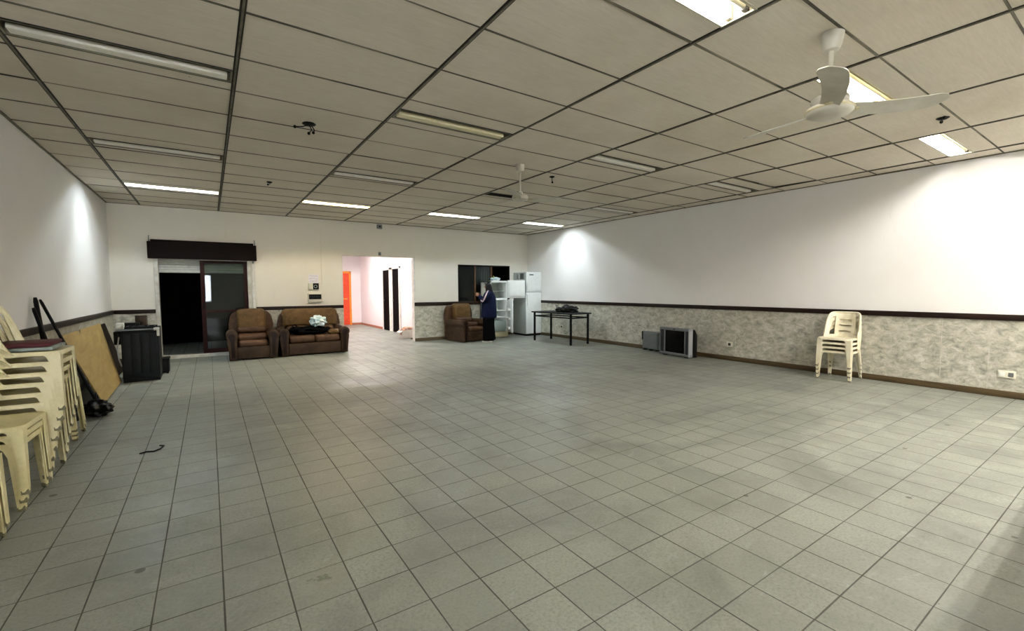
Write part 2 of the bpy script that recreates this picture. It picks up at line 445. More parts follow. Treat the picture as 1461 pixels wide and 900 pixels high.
# dark room behind the sliding door, dark kitchen behind the serving window, bright passage
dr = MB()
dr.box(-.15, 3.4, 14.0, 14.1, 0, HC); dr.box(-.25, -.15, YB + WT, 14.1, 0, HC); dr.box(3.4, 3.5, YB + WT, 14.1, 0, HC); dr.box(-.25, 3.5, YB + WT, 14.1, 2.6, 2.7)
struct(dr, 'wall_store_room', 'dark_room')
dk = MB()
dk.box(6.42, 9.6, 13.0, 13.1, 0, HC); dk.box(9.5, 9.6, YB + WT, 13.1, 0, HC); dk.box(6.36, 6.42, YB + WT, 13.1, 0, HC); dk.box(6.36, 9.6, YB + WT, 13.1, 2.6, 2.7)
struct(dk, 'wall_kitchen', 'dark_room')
ps = MB()
ps.box(6.25, 6.35, YB + WT, 17.4, 0, HC)                      # right side wall (the dark doorways sit on it)
ps.box(3.52, 6.35, 17.3, 17.4, 0, HC)                         # end wall
ps.box(3.50, 3.60, YB + WT, 17.4, 0, HC)
ps.box(3.50, 6.35, YB + WT, 17.4, HC, HC + .08)
struct(ps, 'wall_passage', 'wall_pass')

# wainscot, rails, baseboards
def wains(name, boxes, mat):
    m = MB()
    for b in boxes: m.box(*b)
    return struct(m, name, mat)
wr = MB(); y = YF
while y < YB - .01:
    y1 = min(y + 1.22, YB); wr.box(XR - .012, XR, y, y1, 0.0, 0.925); y = y1
struct(wr, 'wall_right_wainscot', 'marble')
struct(MB().box(XR - .0135, XR - .011, 1.671, 1.677, .08, .925).box(XR - .0135, XR - .011, 1.239, 1.245, .08, .925).box(XR - .0135, XR - .011, 4.42, 4.425, .08, .925), 'wall_right_seam_trim', 'alu')
wl = MB(); y = YF
while y < YB - .01:
    y1 = min(y + 1.22, YB); wl.box(0, .012, y + .002, y1 - .002, 0.0, 0.9); y = y1
struct(wl, 'wall_left_wainscot', 'marble_tan')
bw = MB()
for a, b in ((0.012, DX0 - .03), (DX1 + .1, PX0), (PX1, 7.02), (7.024, 8.24), (8.244, XR - .012)): bw.box(a, b, YB - .012, YB, 0, 0.9)
struct(bw, 'wall_back_wainscot', 'marble')
def rail(name, m): return struct(m, name, 'rail', smooth=30)
rail('trim_1', MB().box(XR - .034, XR, YF, YB, 0.925, 0.998, .008))
rail('trim_2', MB().box(0, .034, YF, YB, 0.90, 0.972, .008))
r3 = MB()
for a, b in ((0.03, DX0 - .03), (DX1 + .1, PX0), (PX1, XR - .03)): r3.box(a, b, YB - .034, YB, 0.90, 0.972 if a < 4 else .99, .008)
rail('trim_3', r3)
struct(MB().box(XR - .03, XR, YF, YB, 0, 0.082, .006), 'baseboard_right', 'base', smooth=30)
struct(MB().box(0, .025, YF, YB, 0, 0.075, .006), 'baseboard_left', 'base', smooth=30)
bb = MB()
for a, b in ((0.025, DX0 - .03), (DX1 + .1, PX0), (PX1, XR - .03)): bb.box(a, b, YB - .028, YB, 0, 0.075, .006)
struct(bb, 'baseboard_back', 'base', smooth=30)
pb = MB().box(6.235, 6.25, 14.62, 17.3, 0, .07).box(5.86, 6.25, 17.285, 17.3, 0, .07).box(6.235, 6.25, 11.0, 13.0, 0, .07)
struct(pb, 'baseboard_passage', plain('passage_baseboard', '#b06a4e', 0.5))

# ceiling: loose panels between runners, light troughs cut through them, a dark void above
MX = [M4X + (m - 4) * MW for m in range(1, 9)]
bays = [(0.0, MX[0])] + list(zip(MX, MX[1:])) + [(MX[-1], XR)]
LROW = [-0.98, 1.515, 4.0, 6.49, 8.845]        # rows of light fittings
LBAY = [1, 3, 5, 7]
def nline(n): return N0Y + n * ND
cm = MB()
def cpanel(x0, x1, y0, y1, dz=0.0, tx=0.0, ty=0.0):
    xc, yc = (x0 + x1) / 2, (y0 + y1) / 2
    z = lambda x, y: HC + dz + (x - xc) * tx + (y - yc) * ty
    V = [(x, y, z(x, y) + h) for h in (0, .012) for x, y in ((x0, y0), (x1, y0), (x1, y1), (x0, y1))]
    cm._add(V, [(0, 3, 2, 1), (4, 5, 6, 7), (0, 1, 5, 4), (1, 2, 6, 5), (2, 3, 7, 6), (3, 0, 4, 7)])
rr = random.Random(3)
for bi, (bx0, bx1) in enumerate(bays):
    x0 = bx0 + (0.0 if bi == 0 else .016); x1 = bx1 - (0.0 if bi == len(bays) - 1 else .016)
    for n in range(-9, 15):
        y0, y1 = max(nline(n), YF), min(nline(n + 1), YB)
        if y1 - y0 < .03: continue
        g = rr.choice((.005, .006, .007, .008))
        a, b = y0 + g, y1 - g
        tl = lambda: dict(dz=rr.uniform(-.001, .004), tx=rr.uniform(-.002, .002), ty=rr.uniform(-.004, .004))
        lights = [ly for ly in LROW if y0 < ly < y1] if bi in LBAY else []
        if lights:
            ly = lights[0]
            cpanel(x0, x1, a, ly - .105, **tl()); cpanel(x0, x1, ly + .105, b, **tl())
        elif bi == 7 and n == 2:
            cpanel(x0, x1, a, b - .0, dz=.012, tx=0, ty=.02)
        elif bi == 7 and n == 3:
            cpanel(x0, x1, a + .045, b, dz=.004, tx=.006, ty=0)
        else:
            cpanel(x0, x1, a, b, **tl())
struct(cm, 'ceiling', 'panel')
gr = MB(); seam = MB(); gap = MB()
for x in MX:
    gr.box(x - .006, x + .006, YF, YB, HC - .009, HC + .02)
    gap.box(x - .0165, x + .0165, YF, YB, HC - .002, HC + .03)
for n in range(-9, 16):
    yy = nline(n)
    if YF < yy < YB:
        for q0, q1 in zip([0] + MX, MX + [XR]):
            hwid = rr.choice((.0045, .006, .006, .0075)); jit = rr.uniform(-.003, .003)
            seam.box(q0 + .016, q1 - .016, yy - hwid + jit, yy + hwid + jit, HC - .003, HC + .008)
struct(gr, 'ceiling_grid', 'runner'); struct(seam, 'ceiling_seam_trim', 'seam'); struct(gap, 'ceiling_runner_trim', 'seal')
struct(MB().box(-.01, XR + .01, YF, YB, HC + .20, HC + .25), 'ceiling_void', 'void')
struct(MB().box(0, .02, YF, YB, HC - .012, HC + .004).box(XR - .02, XR, YF, YB, HC - .012, HC + .004).box(0, XR, YB - .015, YB, HC - .008, HC + .004), 'ceiling_edge_trim', 'runner')

# ------------------------------------------------------------------ light fittings
FL, FW, FD = 1.186, 0.20, 0.115
def fitting(label, x, y, tubes=('off', 'off'), old=False, dark=False, z=HC, group='recessed ceiling lights', tz=.045, black=False):
    r = thing('ceiling_light', label, 'ceiling light', (x, y, z), 0, group)
    hl, hw = FL / 2, FW / 2
    off = tubes == ('off', 'off')
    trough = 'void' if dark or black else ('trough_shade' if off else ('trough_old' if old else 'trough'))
    h = MB()
    T = .004
    h.box(-hl, hl, -hw, -hw + T, 0, FD); h.box(-hl, hl, hw - T, hw, 0, FD)
    h.box(-hl, -hl + T, -hw, hw, 0, FD); h.box(hl - T, hl, -hw, hw, 0, FD); h.box(-hl, hl, -hw, hw, FD - T, FD)
    h.build('housing', trough, r, 0)
    f = MB(); e = .010
    f.box(-hl, hl, -hw - e, -hw + T, -.006, 0.0); f.box(-hl, hl, hw - T, hw + e, -.006, 0.0)
    f.box(-hl, -hl + .012, -hw, hw, -.006, 0.0); f.box(hl - .012, hl, -hw, hw, -.006, 0.0)
    f.build('frame', trough if not dark else 'runner', r, 0)
    MB().prism([(-.022, FD - .004), (.022, FD - .004), (.006, FD - .05), (-.006, FD - .05)], 'x', -hl + .02, hl - .02).build('ridge', trough, r, 0)
    if off:
        MB().box(-hl + .03, hl - .03, .006, .088, -.004, .03, .006, 2).build('tube_cover', 'cover_old' if old else 'cover', r, 30)
        e = MB().box(-hl, hl, -hw - .016, -hw - .008, -.007, 0).box(-hl, hl, hw + .008, hw + .016, -.007, 0)
        e.build('edge_seal', 'seal', r, 0)
    for sy, kind in zip((-.05, .05), tubes):
        if kind == 'none' or (off and sy > 0): continue
        tb = MB().tube([(-hl + .04, sy, tz), (hl - .04, sy, tz)], .0135, 10)
        tb.build('tube', 'tube_off' if kind == 'off' else TUBE[kind], r, 60)
        for sx in (-1, 1):
            MB().box(sx * (hl - .022) - .018, sx * (hl - .022) + .018, sy - .017, sy + .017, tz - .02, FD - .004, .004, 1).build('lamp_socket', 'socket' if kind == 'off' or dark else 'trough', r, 30)
    return r
BX = {b: (bays[b][0] + bays[b][1]) / 2 for b in LBAY}
R1, R2, R3, R4 = LROW[1:]
fitting('lit ceiling light cut by the top edge, left of the near fan', BX[3], R1, ('off', 'neutral'), tz=.026)
fitting('lit ceiling light directly behind the near ceiling fan', BX[5], R1, ('off', 'neutral'), old=True, tz=.026)
fitting('lit ceiling light close to the right wall, nearest the viewer', BX[7], R1, ('off', 'neutral'), tz=.026)
fitting('unlit ceiling light at upper left, nearest of the left column', BX[1], R2)
fitting('unlit yellowed ceiling light between the hanging black wires and the near fan', BX[3], R2, old=True)
fitting('unlit ceiling light right of and beyond the far fan, third column from left', BX[5], R2)
fitting('unlit ceiling light beside the sagging panel at the right wall', BX[7], R2)
fitting('unlit ceiling light over the middle of the left column, before the lit one', BX[1], R3)
fitting('unlit ceiling light in front of the lit one over the sofa', BX[3], R3)
fitting('open black ceiling light slot without tubes behind the far fan', BX[5], R3, ('none', 'none'), dark=True)
fitting('unlit ceiling light near the right wall above the black table', BX[7], R3)
fitting('lit ceiling light nearest the left wall, above the sliding door', BX[1], R4, ('cool', 'cool'), tz=.068)
fitting('lit ceiling light above the sofa and wall boxes', BX[3], R4, ('warm', 'warm'), tz=.06)
fitting('lit ceiling light above the passage right of the lit one over the sofa', BX[5], R4, ('cool', 'cool'), tz=.068)
fitting('lit ceiling light in the far right corner above the refrigerators', BX[7], R4, ('cool', 'cool'), tz=.068)
for b, wd in ((5, 'low partition'), (7, 'right wall')):  # unseen fittings added to light the near floor; black troughs sharpen its shadow
    fitting('added ceiling light, unseen, behind the viewer by the ' + wd, BX[b], LROW[0], ('front', 'front'), group='added lights behind the viewer', tz=.022, black=True)
for yy, wd in ((12.6, 'near'), (15.0, 'far')):  # unseen lamps added to brighten the passage
    o = fitting('added ceiling light, unseen, brightening the passage, %s one' % wd, 5.0, yy, ('pass', 'pass'), z=HC - .12, group='added passage lights')

# ------------------------------------------------------------------ sliding door (door_1), hood, shutter
d1 = bpy.data.objects.new('door_1', None); COL.objects.link(d1); d1['kind'] = 'structure'; d1.location = (0, YB, 0)
tag(d1, 'dark sliding glass door with maroon frame behind the brown armchair', 'door', kind='structure')
jm = MB()
jm.box(DX0 - .03, DX0 + .035, -.03, WT, DZ0, DZ1 + .03, .004, 1); jm.box(DX1 - .035, DX1 + .02, -.03, WT, DZ0, DZ1 + .03, .004, 1); jm.box(DX0, DX1, -.03, WT, DZ1 - .005, DZ1 + .03, .004, 1)
jm.build('door_frame', 'alu', d1, 30)
MB().box(DX0 - .03, DX1 + .03, -.03, WT, 0.0, DZ0 + .012, .005, 1).build('threshold', 'alu', d1, 30)
gd = MB().box(DX1 + .045, DX1 + .10, -.05, .0, .75, DZ1 - .05, .006, 1)
gd.build('shutter_guide', 'white_trim', d1, 30)
MB().box(DX1 + .055, DX1 + .085, -.045, 0, DZ1 - .05, DZ1 + .03, .004, 1).build('guide_bracket', 'steel_edge', d1, 30)
sx0, sx1 = 1.345, DX1 - .035
sf = MB()
sf.box(sx0, sx0 + .075, .03, .065, DZ0 + .012, DZ1 - .005, .004, 1); sf.box(sx1 - .065, sx1, .03, .065, DZ0 + .012, DZ1 - .005, .004, 1)
sf.box(sx0 + .06, sx1 - .05, .03, .065, DZ1 - .055, DZ1 - .005, .004, 1); sf.box(sx0 + .06, sx1 - .05, .03, .065, DZ0 + .012, DZ0 + .10, .004, 1)
sf.box(sx0 + .06, sx1 - .05, .034, .061, .885, .925, .003, 1)
sash = sf.build('sash_frame', 'maroon', d1, 30)
MB().box(sx0 + .065, sx1 - .055, .046, .050, DZ0 + .08, DZ1 - .04).build('pane', 'glass', sash, 0)
MB().box(sx0 + .03, sx0 + .05, .015, .032, .95, 1.08, .004, 1).build('handle', 'black', sash, 30)
sh = MB(); z = DZ1 - .01
while z > 1.715:
    sh.prism([(.105, z - .048), (.098, z - .044), (.094, z - .024), (.098, z - .004), (.105, z)], 'x', DX0 + .037, DX1 - .037); z -= .049
sh.build('roller_shutter', 'shutter', d1, 20)
hd = thing('shutter_hood', 'long dark brown wooden shutter box on the wall above the sliding door', 'shutter box', (1.44, YB, 1.93))
MB().box(-.885, .885, -.135, 0, 0, .315, .006, 1).build('box_body', 'hood', hd, 30)
MB().box(-.835, .835, -.10, 0, .315, .355, .004, 1).build('top_board', 'hood', hd, 30)
for sx in (-1, 1):
    MB().tube([(sx * .86, -.07, .31), (sx * .86, -.06, .37), (sx * .862, -.03, .39), (sx * .862, -.002, .43)], .008, 8).build('bracket', 'steel_edge', hd, 40)

# ------------------------------------------------------------------ passage openings
tr = MB().box(PX0 - .012, PX0 + .004, YB - .006, YB + WT, 0, PZ1 + .012).box(PX1 - .004, PX1 + .03, YB - .006, YB + WT, 0, PZ1 + .012).box(PX0, PX1, YB - .006, YB + WT, PZ1 - .004, PZ1 + .012)
struct(tr, 'trim_4', 'white_trim')
def panel_door(n, label, mat, fmat, c, w, h, rz):
    d = bpy.data.objects.new('door_%d' % n, None); COL.objects.link(d); d.location = c; d.rotation_euler = (0, 0, rz)
    tag(d, label, 'door', kind='structure')
    MB().box(-w / 2, w / 2, -.03, .0, .008, h, .004, 1).build('door_leaf', mat, d, 30)
    f = MB().box(-w / 2 - .07, -w / 2 + .002, -.05, 0, 0, h + .07, .004, 1).box(w / 2 - .002, w / 2 + .07, -.05, 0, 0, h + .07, .004, 1).box(-w / 2 - .07, w / 2 + .07, -.05, 0, h, h + .07, .004, 1)
    f.build('door_frame', fmat, d, 30)
    return d
d2 = panel_door(2, 'orange red door at the far end of the bright passage', 'orange', 'orange_frame', (5.42, 17.3, 0), .80, 1.93, 0)
MB().box(-.32, .32, -.036, -.028, .95, 1.0, .002, 1).build('middle_rail', 'orange_frame', d2, 30)
MB().cyl((.33, -.03, .98), (.33, -.075, .98), .016).build('knob', 'steel_edge', d2)
d3 = panel_door(3, 'dark doorway in the passage, farther of the two', 'unlit_doorway', 'white_trim', (6.25, 14.25, 0), .62, 1.94, -PI / 2)
d4 = panel_door(4, 'dark doorway in the passage, nearer of the two', 'unlit_doorway', 'white_trim', (6.25, 13.37, 0), .58, 1.95, -PI / 2)
for d in (d3, d4):
    MB().cyl((-.22, -.028, .98), (-.22, -.07, .98), .014).build('knob', 'steel_edge', d)
bx = thing('packed_carton', 'open white carton full of tan packages on the passage floor by the right jamb', 'box', (5.95, 11.75, 0), .05)
b = MB(); b.box(-.2, .2, -.14, -.135, 0, .22); b.box(-.2, .2, .135, .14, 0, .22); b.box(-.2, -.195, -.14, .14, 0, .22); b.box(.195, .2, -.14, .14, 0, .22); b.box(-.2, .2, -.14, .14, 0, .006)
b.build('carton', 'box_white', bx, 0)
MB().box(-.28, -.2, -.12, .12, .19, .2, rot=Ry(-.5), org=(-.2, 0, .2)).build('flap', 'box_white', bx, 0)
for k, (x, yv) in enumerate(((-.1, -.05), (.08, -.06), (.0, .06), (.12, .07))):
    MB().blob((x, yv, .17), (.1, .07, .12), seed=k, amp=.35, squash=3.5).build('package', 'box_tan', bx, 30)
tag(MB().box(-.05, .05, -.03, .03, 0, .02, .006).build('floor_rag', 'black_cloth'), 'small dark rag on the floor beside the right jamb of the passage', 'rag').location = (5.95, 11.35, 0)

# ------------------------------------------------------------------ serving window (window_1)
w1 = bpy.data.objects.new('window_1', None); COL.objects.link(w1); w1.location = (0, YB, 0)
tag(w1, 'dark serving window in the back wall behind the standing person', 'window', kind='structure')
f = MB()
f.box(SX0, SX0 + .03, -.01, WT, SZ0, SZ1, .004, 1); f.box(SX1 - .03, SX1, -.01, WT, SZ0, SZ1, .004, 1); f.box(SX0, SX1, -.01, WT, SZ1 - .03, SZ1, .004, 1); f.box(SX0, SX1, -.03, WT, SZ0 - .01, SZ0 + .02, .004, 1)
f.build('window_frame', 'winframe', w1, 30)
for x, wdt, mat in ((7.60, .045, 'mullion'), (8.13, .045, 'mullion')):
    MB().box(x - wdt / 2, x + wdt / 2, .04, .08, SZ0 + .02, SZ1 - .03, .004, 1).build('mullion', mat, w1, 30)
MB().box(SX0 + .03, 7.58, .055, .059, SZ0 + .02, SZ1 - .03).build('pane', 'glass', w1, 0)
p2 = MB().box(7.62, 8.11, .055, .059, SZ0 + .02, SZ1 - .03).build('pane', 'glass', w1, 0)
MB().grid_surf(lambda u, v: (7.62 + .5 * u, .12 + .012 * math.sin(u * 40), 1.45 + .5 * v), 40, 2).build('curtain', 'curtain', w1, 60)

# ------------------------------------------------------------------ wall boxes
n1 = thing('paper_notice', 'white paper notice with three lines of violet writing above the wall boxes', 'notice', (3.43, YB, 1.56))
MB().box(-.105, .105, -.003, -.0005, -.105, .11).build('sheet', 'paper', n1, 0)
rn = random.Random(5)
for k, zz in enumerate((.075, .015, -.04)):
    pts = []; x = -.085
    while x < .085: pts.append((x, -.0045, zz + rn.uniform(-.016, .016))); x += .007
    MB().tube(pts, .0022, 5).build('handwriting', 'ink', n1, 0)
b1 = thing('intercom_box', 'small pale wall box with black square cover under the paper notice', 'wall box', (3.43, YB, 1.40))
MB().box(-.11, .105, -.035, 0, -.075, .075, .006).build('box_body', 'plate', b1, 30)
MB().box(-.02, .1, -.05, -.034, -.065, .072, .004).build('cover', 'black', b1, 30)
MB().lathe([(.035, -.004), (.036, .004), (.026, .008), (.026, -.004)], 20).xform(Matrix.Translation((.03, -.052, .0)) @ Matrix.Rotation(PI / 2, 4, 'X')).build('dial', 'silver_light', b1, 40)
b2 = thing('breaker_box', 'white electrical breaker box with dark window above the sofa', 'breaker box', (3.445, YB, 1.145))
MB().box(-.15, .15, -.06, 0, -.095, .10, .008).build('box_body', 'plate', b2, 30)
MB().box(-.128, .128, -.068, -.058, -.03, .08, .004).build('window_cover', 'black', b2, 30)
for k in range(5): MB().box(-.11 + k * .045, -.085 + k * .045, -.073, -.066, .005, .045, .002, 1).build('breaker_switch', 'grey_dark', b2, 30)
tag(MB().box(-.012, .012, -.012, 0, -.6, .6, .003).build('cable_duct', 'wall_warm'), 'thin painted cable duct running down the back wall to the wall boxes', 'cable duct').location = (3.61, YB, 2.05)
j1 = thing('junction_box', 'small grey junction box on the back wall just under the ceiling', 'junction box', (4.94, YB, 2.835))
MB().box(-.06, .06, -.05, 0, -.05, .05, .005).build('box_body', 'steel_edge', j1, 30)
MB().cyl((0, -.05, 0), (0, -.058, 0), .022).build('plug', 'grey_dark', j1)
j2 = thing('wall_sensor', 'small grey sensor on the wall just above the passage opening', 'sensor', (4.93, YB, 2.185))
MB().box(-.03, .03, -.04, 0, -.04, .04, .006).build('sensor_body', 'steel_edge', j2, 30)
MB().cyl((0, -.04, -.01), (0, -.046, -.01), .012).build('lens', 'black', j2)
def socket(label, loc, w, double=False):
    r = thing('wall_socket', label, 'socket', loc, PI / 2, 'sockets on the right wall')   # face looks to -x
    MB().box(-w, w, 0, .014, -.045, .045, .005).build('plate', 'plate', r, 30)
    MB().box(-w * .5 - .022 if double else -.024, -w * .5 + .022 if double else .024, .012, .018, -.024, .024, .003).build('outlet', 'grey_dark' if not double else 'silver', r, 30)
    if double: MB().box(.012, w - .012, .012, .018, -.03, .03, .003).build('switch_rocker', 'white_plastic', r, 30)
    return r
socket('cream wall socket right of the old television', (XR - .012, 4.53, .296), .055)
socket('white double wall socket at the far right edge of the marble', (XR - .012, 1.085, .282), .075, True)
socket('small white wall socket under the black table', (XR - .012, 9.25, .30), .045)

# ------------------------------------------------------------------ plastic chairs
def leg_mesh(sx, sy, top, bot, ztop, zbot=0.0, w0=.105, w1=.034, T=.007):
    m = MB(); lev = [(0, w0), (.07, w0 * .68), (.18, w0 * .52), (.6, w0 * .42), (1, w1)]
    rings = []
    for t, w in lev:
        x = top[0] + (bot[0] - top[0]) * t; yv = top[1] + (bot[1] - top[1]) * t; z = ztop + (zbot - ztop) * t
        pts = [(0, 0), (w, 0), (w, T), (T, T), (T, w), (0, w)]
        rings.append([m.bm.verts.new((x - sx * p, yv - sy * q, z)) for p, q in pts])
    for a, b in zip(rings, rings[1:]):
        for k in range(6): m.bm.faces.new((a[k], a[(k + 1) % 6], b[(k + 1) % 6], b[k]))
    m.bm.faces.new(rings[0]); m.bm.faces.new(rings[-1])
    return m
def make_chair(name, label, mat, group):
    r = thing(name, label, 'chair', (0, 0, 0), 0, group)
    # seat: rounded square dish with a turned down rim
    poly = []
    for (cx, cy, a0) in ((.165, .155, 0), (-.15, .14, 90), (-.15, -.14, 180), (.165, -.155, 270)):
        rad = .055
        for k in range(6):
            a = math.radians(a0 + k * 18); poly.append((cx + rad * math.cos(a), cy + rad * math.sin(a)))
    s = MB(); n = len(poly)
    def ring(scale, z, dz=0): return [s.bm.verts.new((x * scale, yv * scale, z)) for x, yv in poly]
    R = [ring(1.0, .392), ring(1.0, .412), ring(.975, .421), ring(.90, .420), ring(.6, .412), ring(.25, .408)]
    for a, b in zip(R, R[1:]):
        for k in range(n): s.bm.faces.new((a[k], a[(k + 1) % n], b[(k + 1) % n], b[k]))
    s.bm.faces.new(R[-1]); s.bm.faces.new(R[0][::-1])
    s.build('seat', mat, r, 40)
    # wrap-around back shell with openings
    def back(u, v):
        U = u * 2 - 1; th = U * math.radians(78)
        H = .365 * (1 - .86 * abs(U) ** 8)
        z = .405 + v * H
        tilt = -.07 * ((z - .405) / .365)
        rad = .205 + .008 * v
        x = -.195 + tilt + .235 * (1 - math.cos(th)) * (1 - .25 * v)
        return (x, rad * math.sin(th) / math.sin(math.radians(78)), z)
    def keep(u, v):
        U = abs(u * 2 - 1)
        if .44 < U < .78 and .10 < v < .84: return False
        if U < .26 and .14 < v < .86 and int((v - .14) / .112) % 2 == 0: return False
        return True
    MB().grid_surf(back, 36, 18, keep).build('backrest', mat, r, 60, [('SOLIDIFY', dict(thickness=.011, offset=0))])
    # thick rolled rim along the edge of the back
    pts = []
    for k in range(41):
        p = back(k / 40, 1.0); pts.append(p)
    MB().tube(pts, .0135, 8, True).build('backrest_rim', mat, r, 60)
    for sx, sy, tp, bt in ((1, 1, (.212, .205), (.222, .212)), (1, -1, (.212, -.205), (.222, -.212)), (-1, 1, (-.19, .185), (-.245, .21)), (-1, -1, (-.19, -.185), (-.245, -.21))):
        leg_mesh(sx, sy, tp, bt, .41).build('leg', mat, r, 30)
    return r
def ordinal(k, n):
    names = ['topmost', 'second from the top', 'third from the top', 'fourth from the top', 'fifth from the top', 'sixth from the top', 'seventh from the top', 'eighth from the top']
    return 'lowest' if k == n - 1 else names[k]
def stack(proto, n, x, y, rz, dz, dx, what, group, jit=.004, first=None):
    for k in range(n):           # k from the top
        lvl = n - 1 - k
        o = (first if k == 0 and first is not None else None)
        px_ = x + math.cos(rz) * dx * lvl + random.uniform(-jit, jit); py_ = y + math.sin(rz) * dx * lvl + random.uniform(-jit, jit)
        lab = '%s %s' % (ordinal(k, n), what)
        if o is None: dup(proto, (px_, py_, lvl * dz), rz + random.uniform(-.012, .012), lab, group)
        else:
            o.location = (px_, py_, lvl * dz); o.rotation_euler = (0, 0, rz); o['label'] = lab; o['group'] = group
chair_a = make_chair('plastic_chair', 'x', 'cream', 'cream chairs in the tall stack by the left wall')
chair_b = make_chair('plastic_chair', 'x', 'cream_dirty', 'cream chairs in the near stack by the left wall')
chair_c = make_chair('plastic_chair', 'x', 'cream_white', 'chairs stacked against the marble on the right')
stack(chair_a, 8, .285, 4.57, 0, .0705, .014, 'cream plastic chair in the tall stack by the left wall', chair_a['group'], first=chair_a)
stack(chair_b, 3, .29, 4.07, -.03, .05, .010, 'stained cream chair in the low stack before the tall one', chair_b['group'], first=chair_b)
stack(chair_b, 2, .30, 3.31, 0.05, .05, .010, 'cream chair in the nearest stack, cut by the left picture edge', 'cream chairs at the left picture edge')
stack(chair_c, 4, 9.065, 2.70, PI + .03, .063, .012, 'pale plastic chair of the stack against the right marble wall', chair_c['group'], jit=.002, first=chair_c)

# stools behind the tall stack
def make_stool():
    r = thing('plastic_stool', 'x', 'stool', (0, 0, 0), 0, 'cream stools stacked behind the tall chair stack')
    s = MB(); s.box(-.155, .155, -.155, .155, .425, .455, .014, 3); s.build('seat', 'cream_dirty', r, 35)
    for sx in (-1, 1):
        for sy in (-1, 1): leg_mesh(sx, sy, (sx * .155, sy * .155), (sx * .185, sy * .178), .445, w0=.09, w1=.036).build('leg', 'cream_dirty', r, 30)
    return r
st = make_stool()
stack(st, 3, .27, 5.60, 0, .04, .0, 'cream plastic stool in the short stack behind the tall chairs', st['group'], first=st)

# things lying on the tall stack, and things leaning on the left wall
o = tag(MB().box(-.15, .16, -.16, .19, 0, .024, .006).build('grey_board', 'grey_board'), 'pale grey board lying on top of the tall chair stack', 'board'); o.location = (.39, 4.57, .917)
o = tag(MB().box(-.15, .15, -.16, .18, 0, .03, .012, 3).build('red_cushion', 'red_cloth'), 'flat dark red cushion on the grey board atop the chair stack', 'cushion'); o.location = (.385, 4.57, .942)
o = tag(MB().box(-.19, .20, -.2, .2, 0, .05, .018, 3).build('red_cushion', 'red_cloth'), 'dark red cushion on the nearest chair at the left picture edge', 'cushion'); o.location = (.275, 3.36, .472)
def pole(label, p0, p1, r):
    p0, p1 = Vector(p0), Vector(p1); d = p1 - p0
    m = MB().tube([(0, 0, 0), tuple(d * .97), tuple(d)], [r, r, r * .7], 12)
    o = tag(m.build('black_pole', 'black_metal'), label, 'pole', 'black poles leaning on the left wall'); o.location = p0; return o
pole('short black pole leaning on the left wall behind the red cushion', (.33, 6.15, .02), (.03, 6.32, 1.165), .016)
pole('thick black pole leaning on the left wall, middle of three', (.22, 6.05, .02), (.03, 6.40, 1.265), .019)
pole('long slanted black pole leaning left of the plywood sheet', (.45, 6.55, .02), (.03, 6.55, 1.245), .014)
def lean_board(name, label, cat, mat, b0, b1, t0, t1, th, notch=False):
    b0, b1, t0, t1 = map(Vector, (b0, b1, t0, t1))
    n = (b1 - b0).cross(t0 - b0).normalized() * th
    m = MB(); P = [b0, b1, t1, t0]
    if notch:
        e = t1 - t0; dn = (b0 - t0).normalized()
        P = [b0, b1, t1, t0 + e * .42, t0 + e * .38 + dn * .05, t0 + e * .345]; P.append(t0)
    k = len(P)
    A = [m.bm.verts.new(p - b0) for p in P]; B = [m.bm.verts.new(p - b0 + n) for p in P]
    m.bm.faces.new(A); m.bm.faces.new(B[::-1])
    for i in range(k): m.bm.faces.new((A[i], B[i], B[(i + 1) % k], A[(i + 1) % k]))
    o = tag(m.build(name, mat, None, 0), label, cat); o.location = b0; return o
lean_board('plywood_sheet', 'pale plywood sheet leaning against the left wall', 'board', 'ply', (.41, 6.89, .012), (.37, 8.46, .012), (.095, 6.90, .832), (.175, 8.48, .87), .012, True)
lean_board('dark_board', 'dark brown board leaning on the left wall behind the plywood sheet', 'board', 'dark_board', (.26, 8.60, .012), (.26, 9.72, .012), (.045, 8.60, .80), (.045, 9.72, .80), .012)
lean_board('maroon_board', 'dark maroon board leaning on the left wall behind the cream stools', 'board', 'maroon_board', (.22, 5.95, .012), (.22, 6.80, .012), (.045, 5.95, .80), (.045, 6.80, .80), .015)
bg = thing('trash_bag', 'crumpled black plastic bag on the floor before the plywood sheet', 'bag', (.44, 6.42, 0), .4)
MB().blob((0, 0, .075), (.11, .16, .085), 4, .45, 2.3, 4, 2.2).build('bag_body', 'bag_black', bg, 50)
MB().tube([(.03, .06, .13), (.02, .08, .21), (.0, .02, .235), (-.02, -.04, .19), (-.01, -.06, .13)], .008, 8).build('handle', 'bag_black', bg, 50)

# ------------------------------------------------------------------ dark appliance
ap = thing('gas_stove', 'dark charcoal metal appliance beside the sliding door, junk on top', 'appliance', (.61, 8.40, 0), .02)
MB().box(-.205, .225, .03, .58, .05, .74, .012).build('cabinet_body', 'charcoal', ap, 30)
MB().box(-.20, .22, .03, .56, 0, .05).build('plinth', 'black', ap, 30)
for k in range(4):
    MB().box(-.19 + k * .1, -.10 + k * .1, .022, .034, .12, .70, .007).build('front_rib', 'charcoal', ap, 30)
MB().box(-.25, .225, .0, .60, .74, .775, .008).build('top_plate', 'black', ap, 30)
MB().box(-.25, .17, -.006, .004, .752, .772, .002, 1).build('front_edge', 'steel_edge', ap, 30)
MB().box(.17, .237, -.012, .06, .745, .782, .006).box(.205, .237, -.012, .02, .66, .75, .006).build('corner_guard', 'white_plastic', ap, 30)
MB().tube([(-.23, .10, .66), (-.25, .05, .5), (-.235, .03, .34), (-.21, .05, .24)], .009, 8).build('hose', 'silver_light', ap, 50)
MB().box(-.29, -.205, .10, .45, .55, .74, .01).build('side_box', 'black', ap, 30)
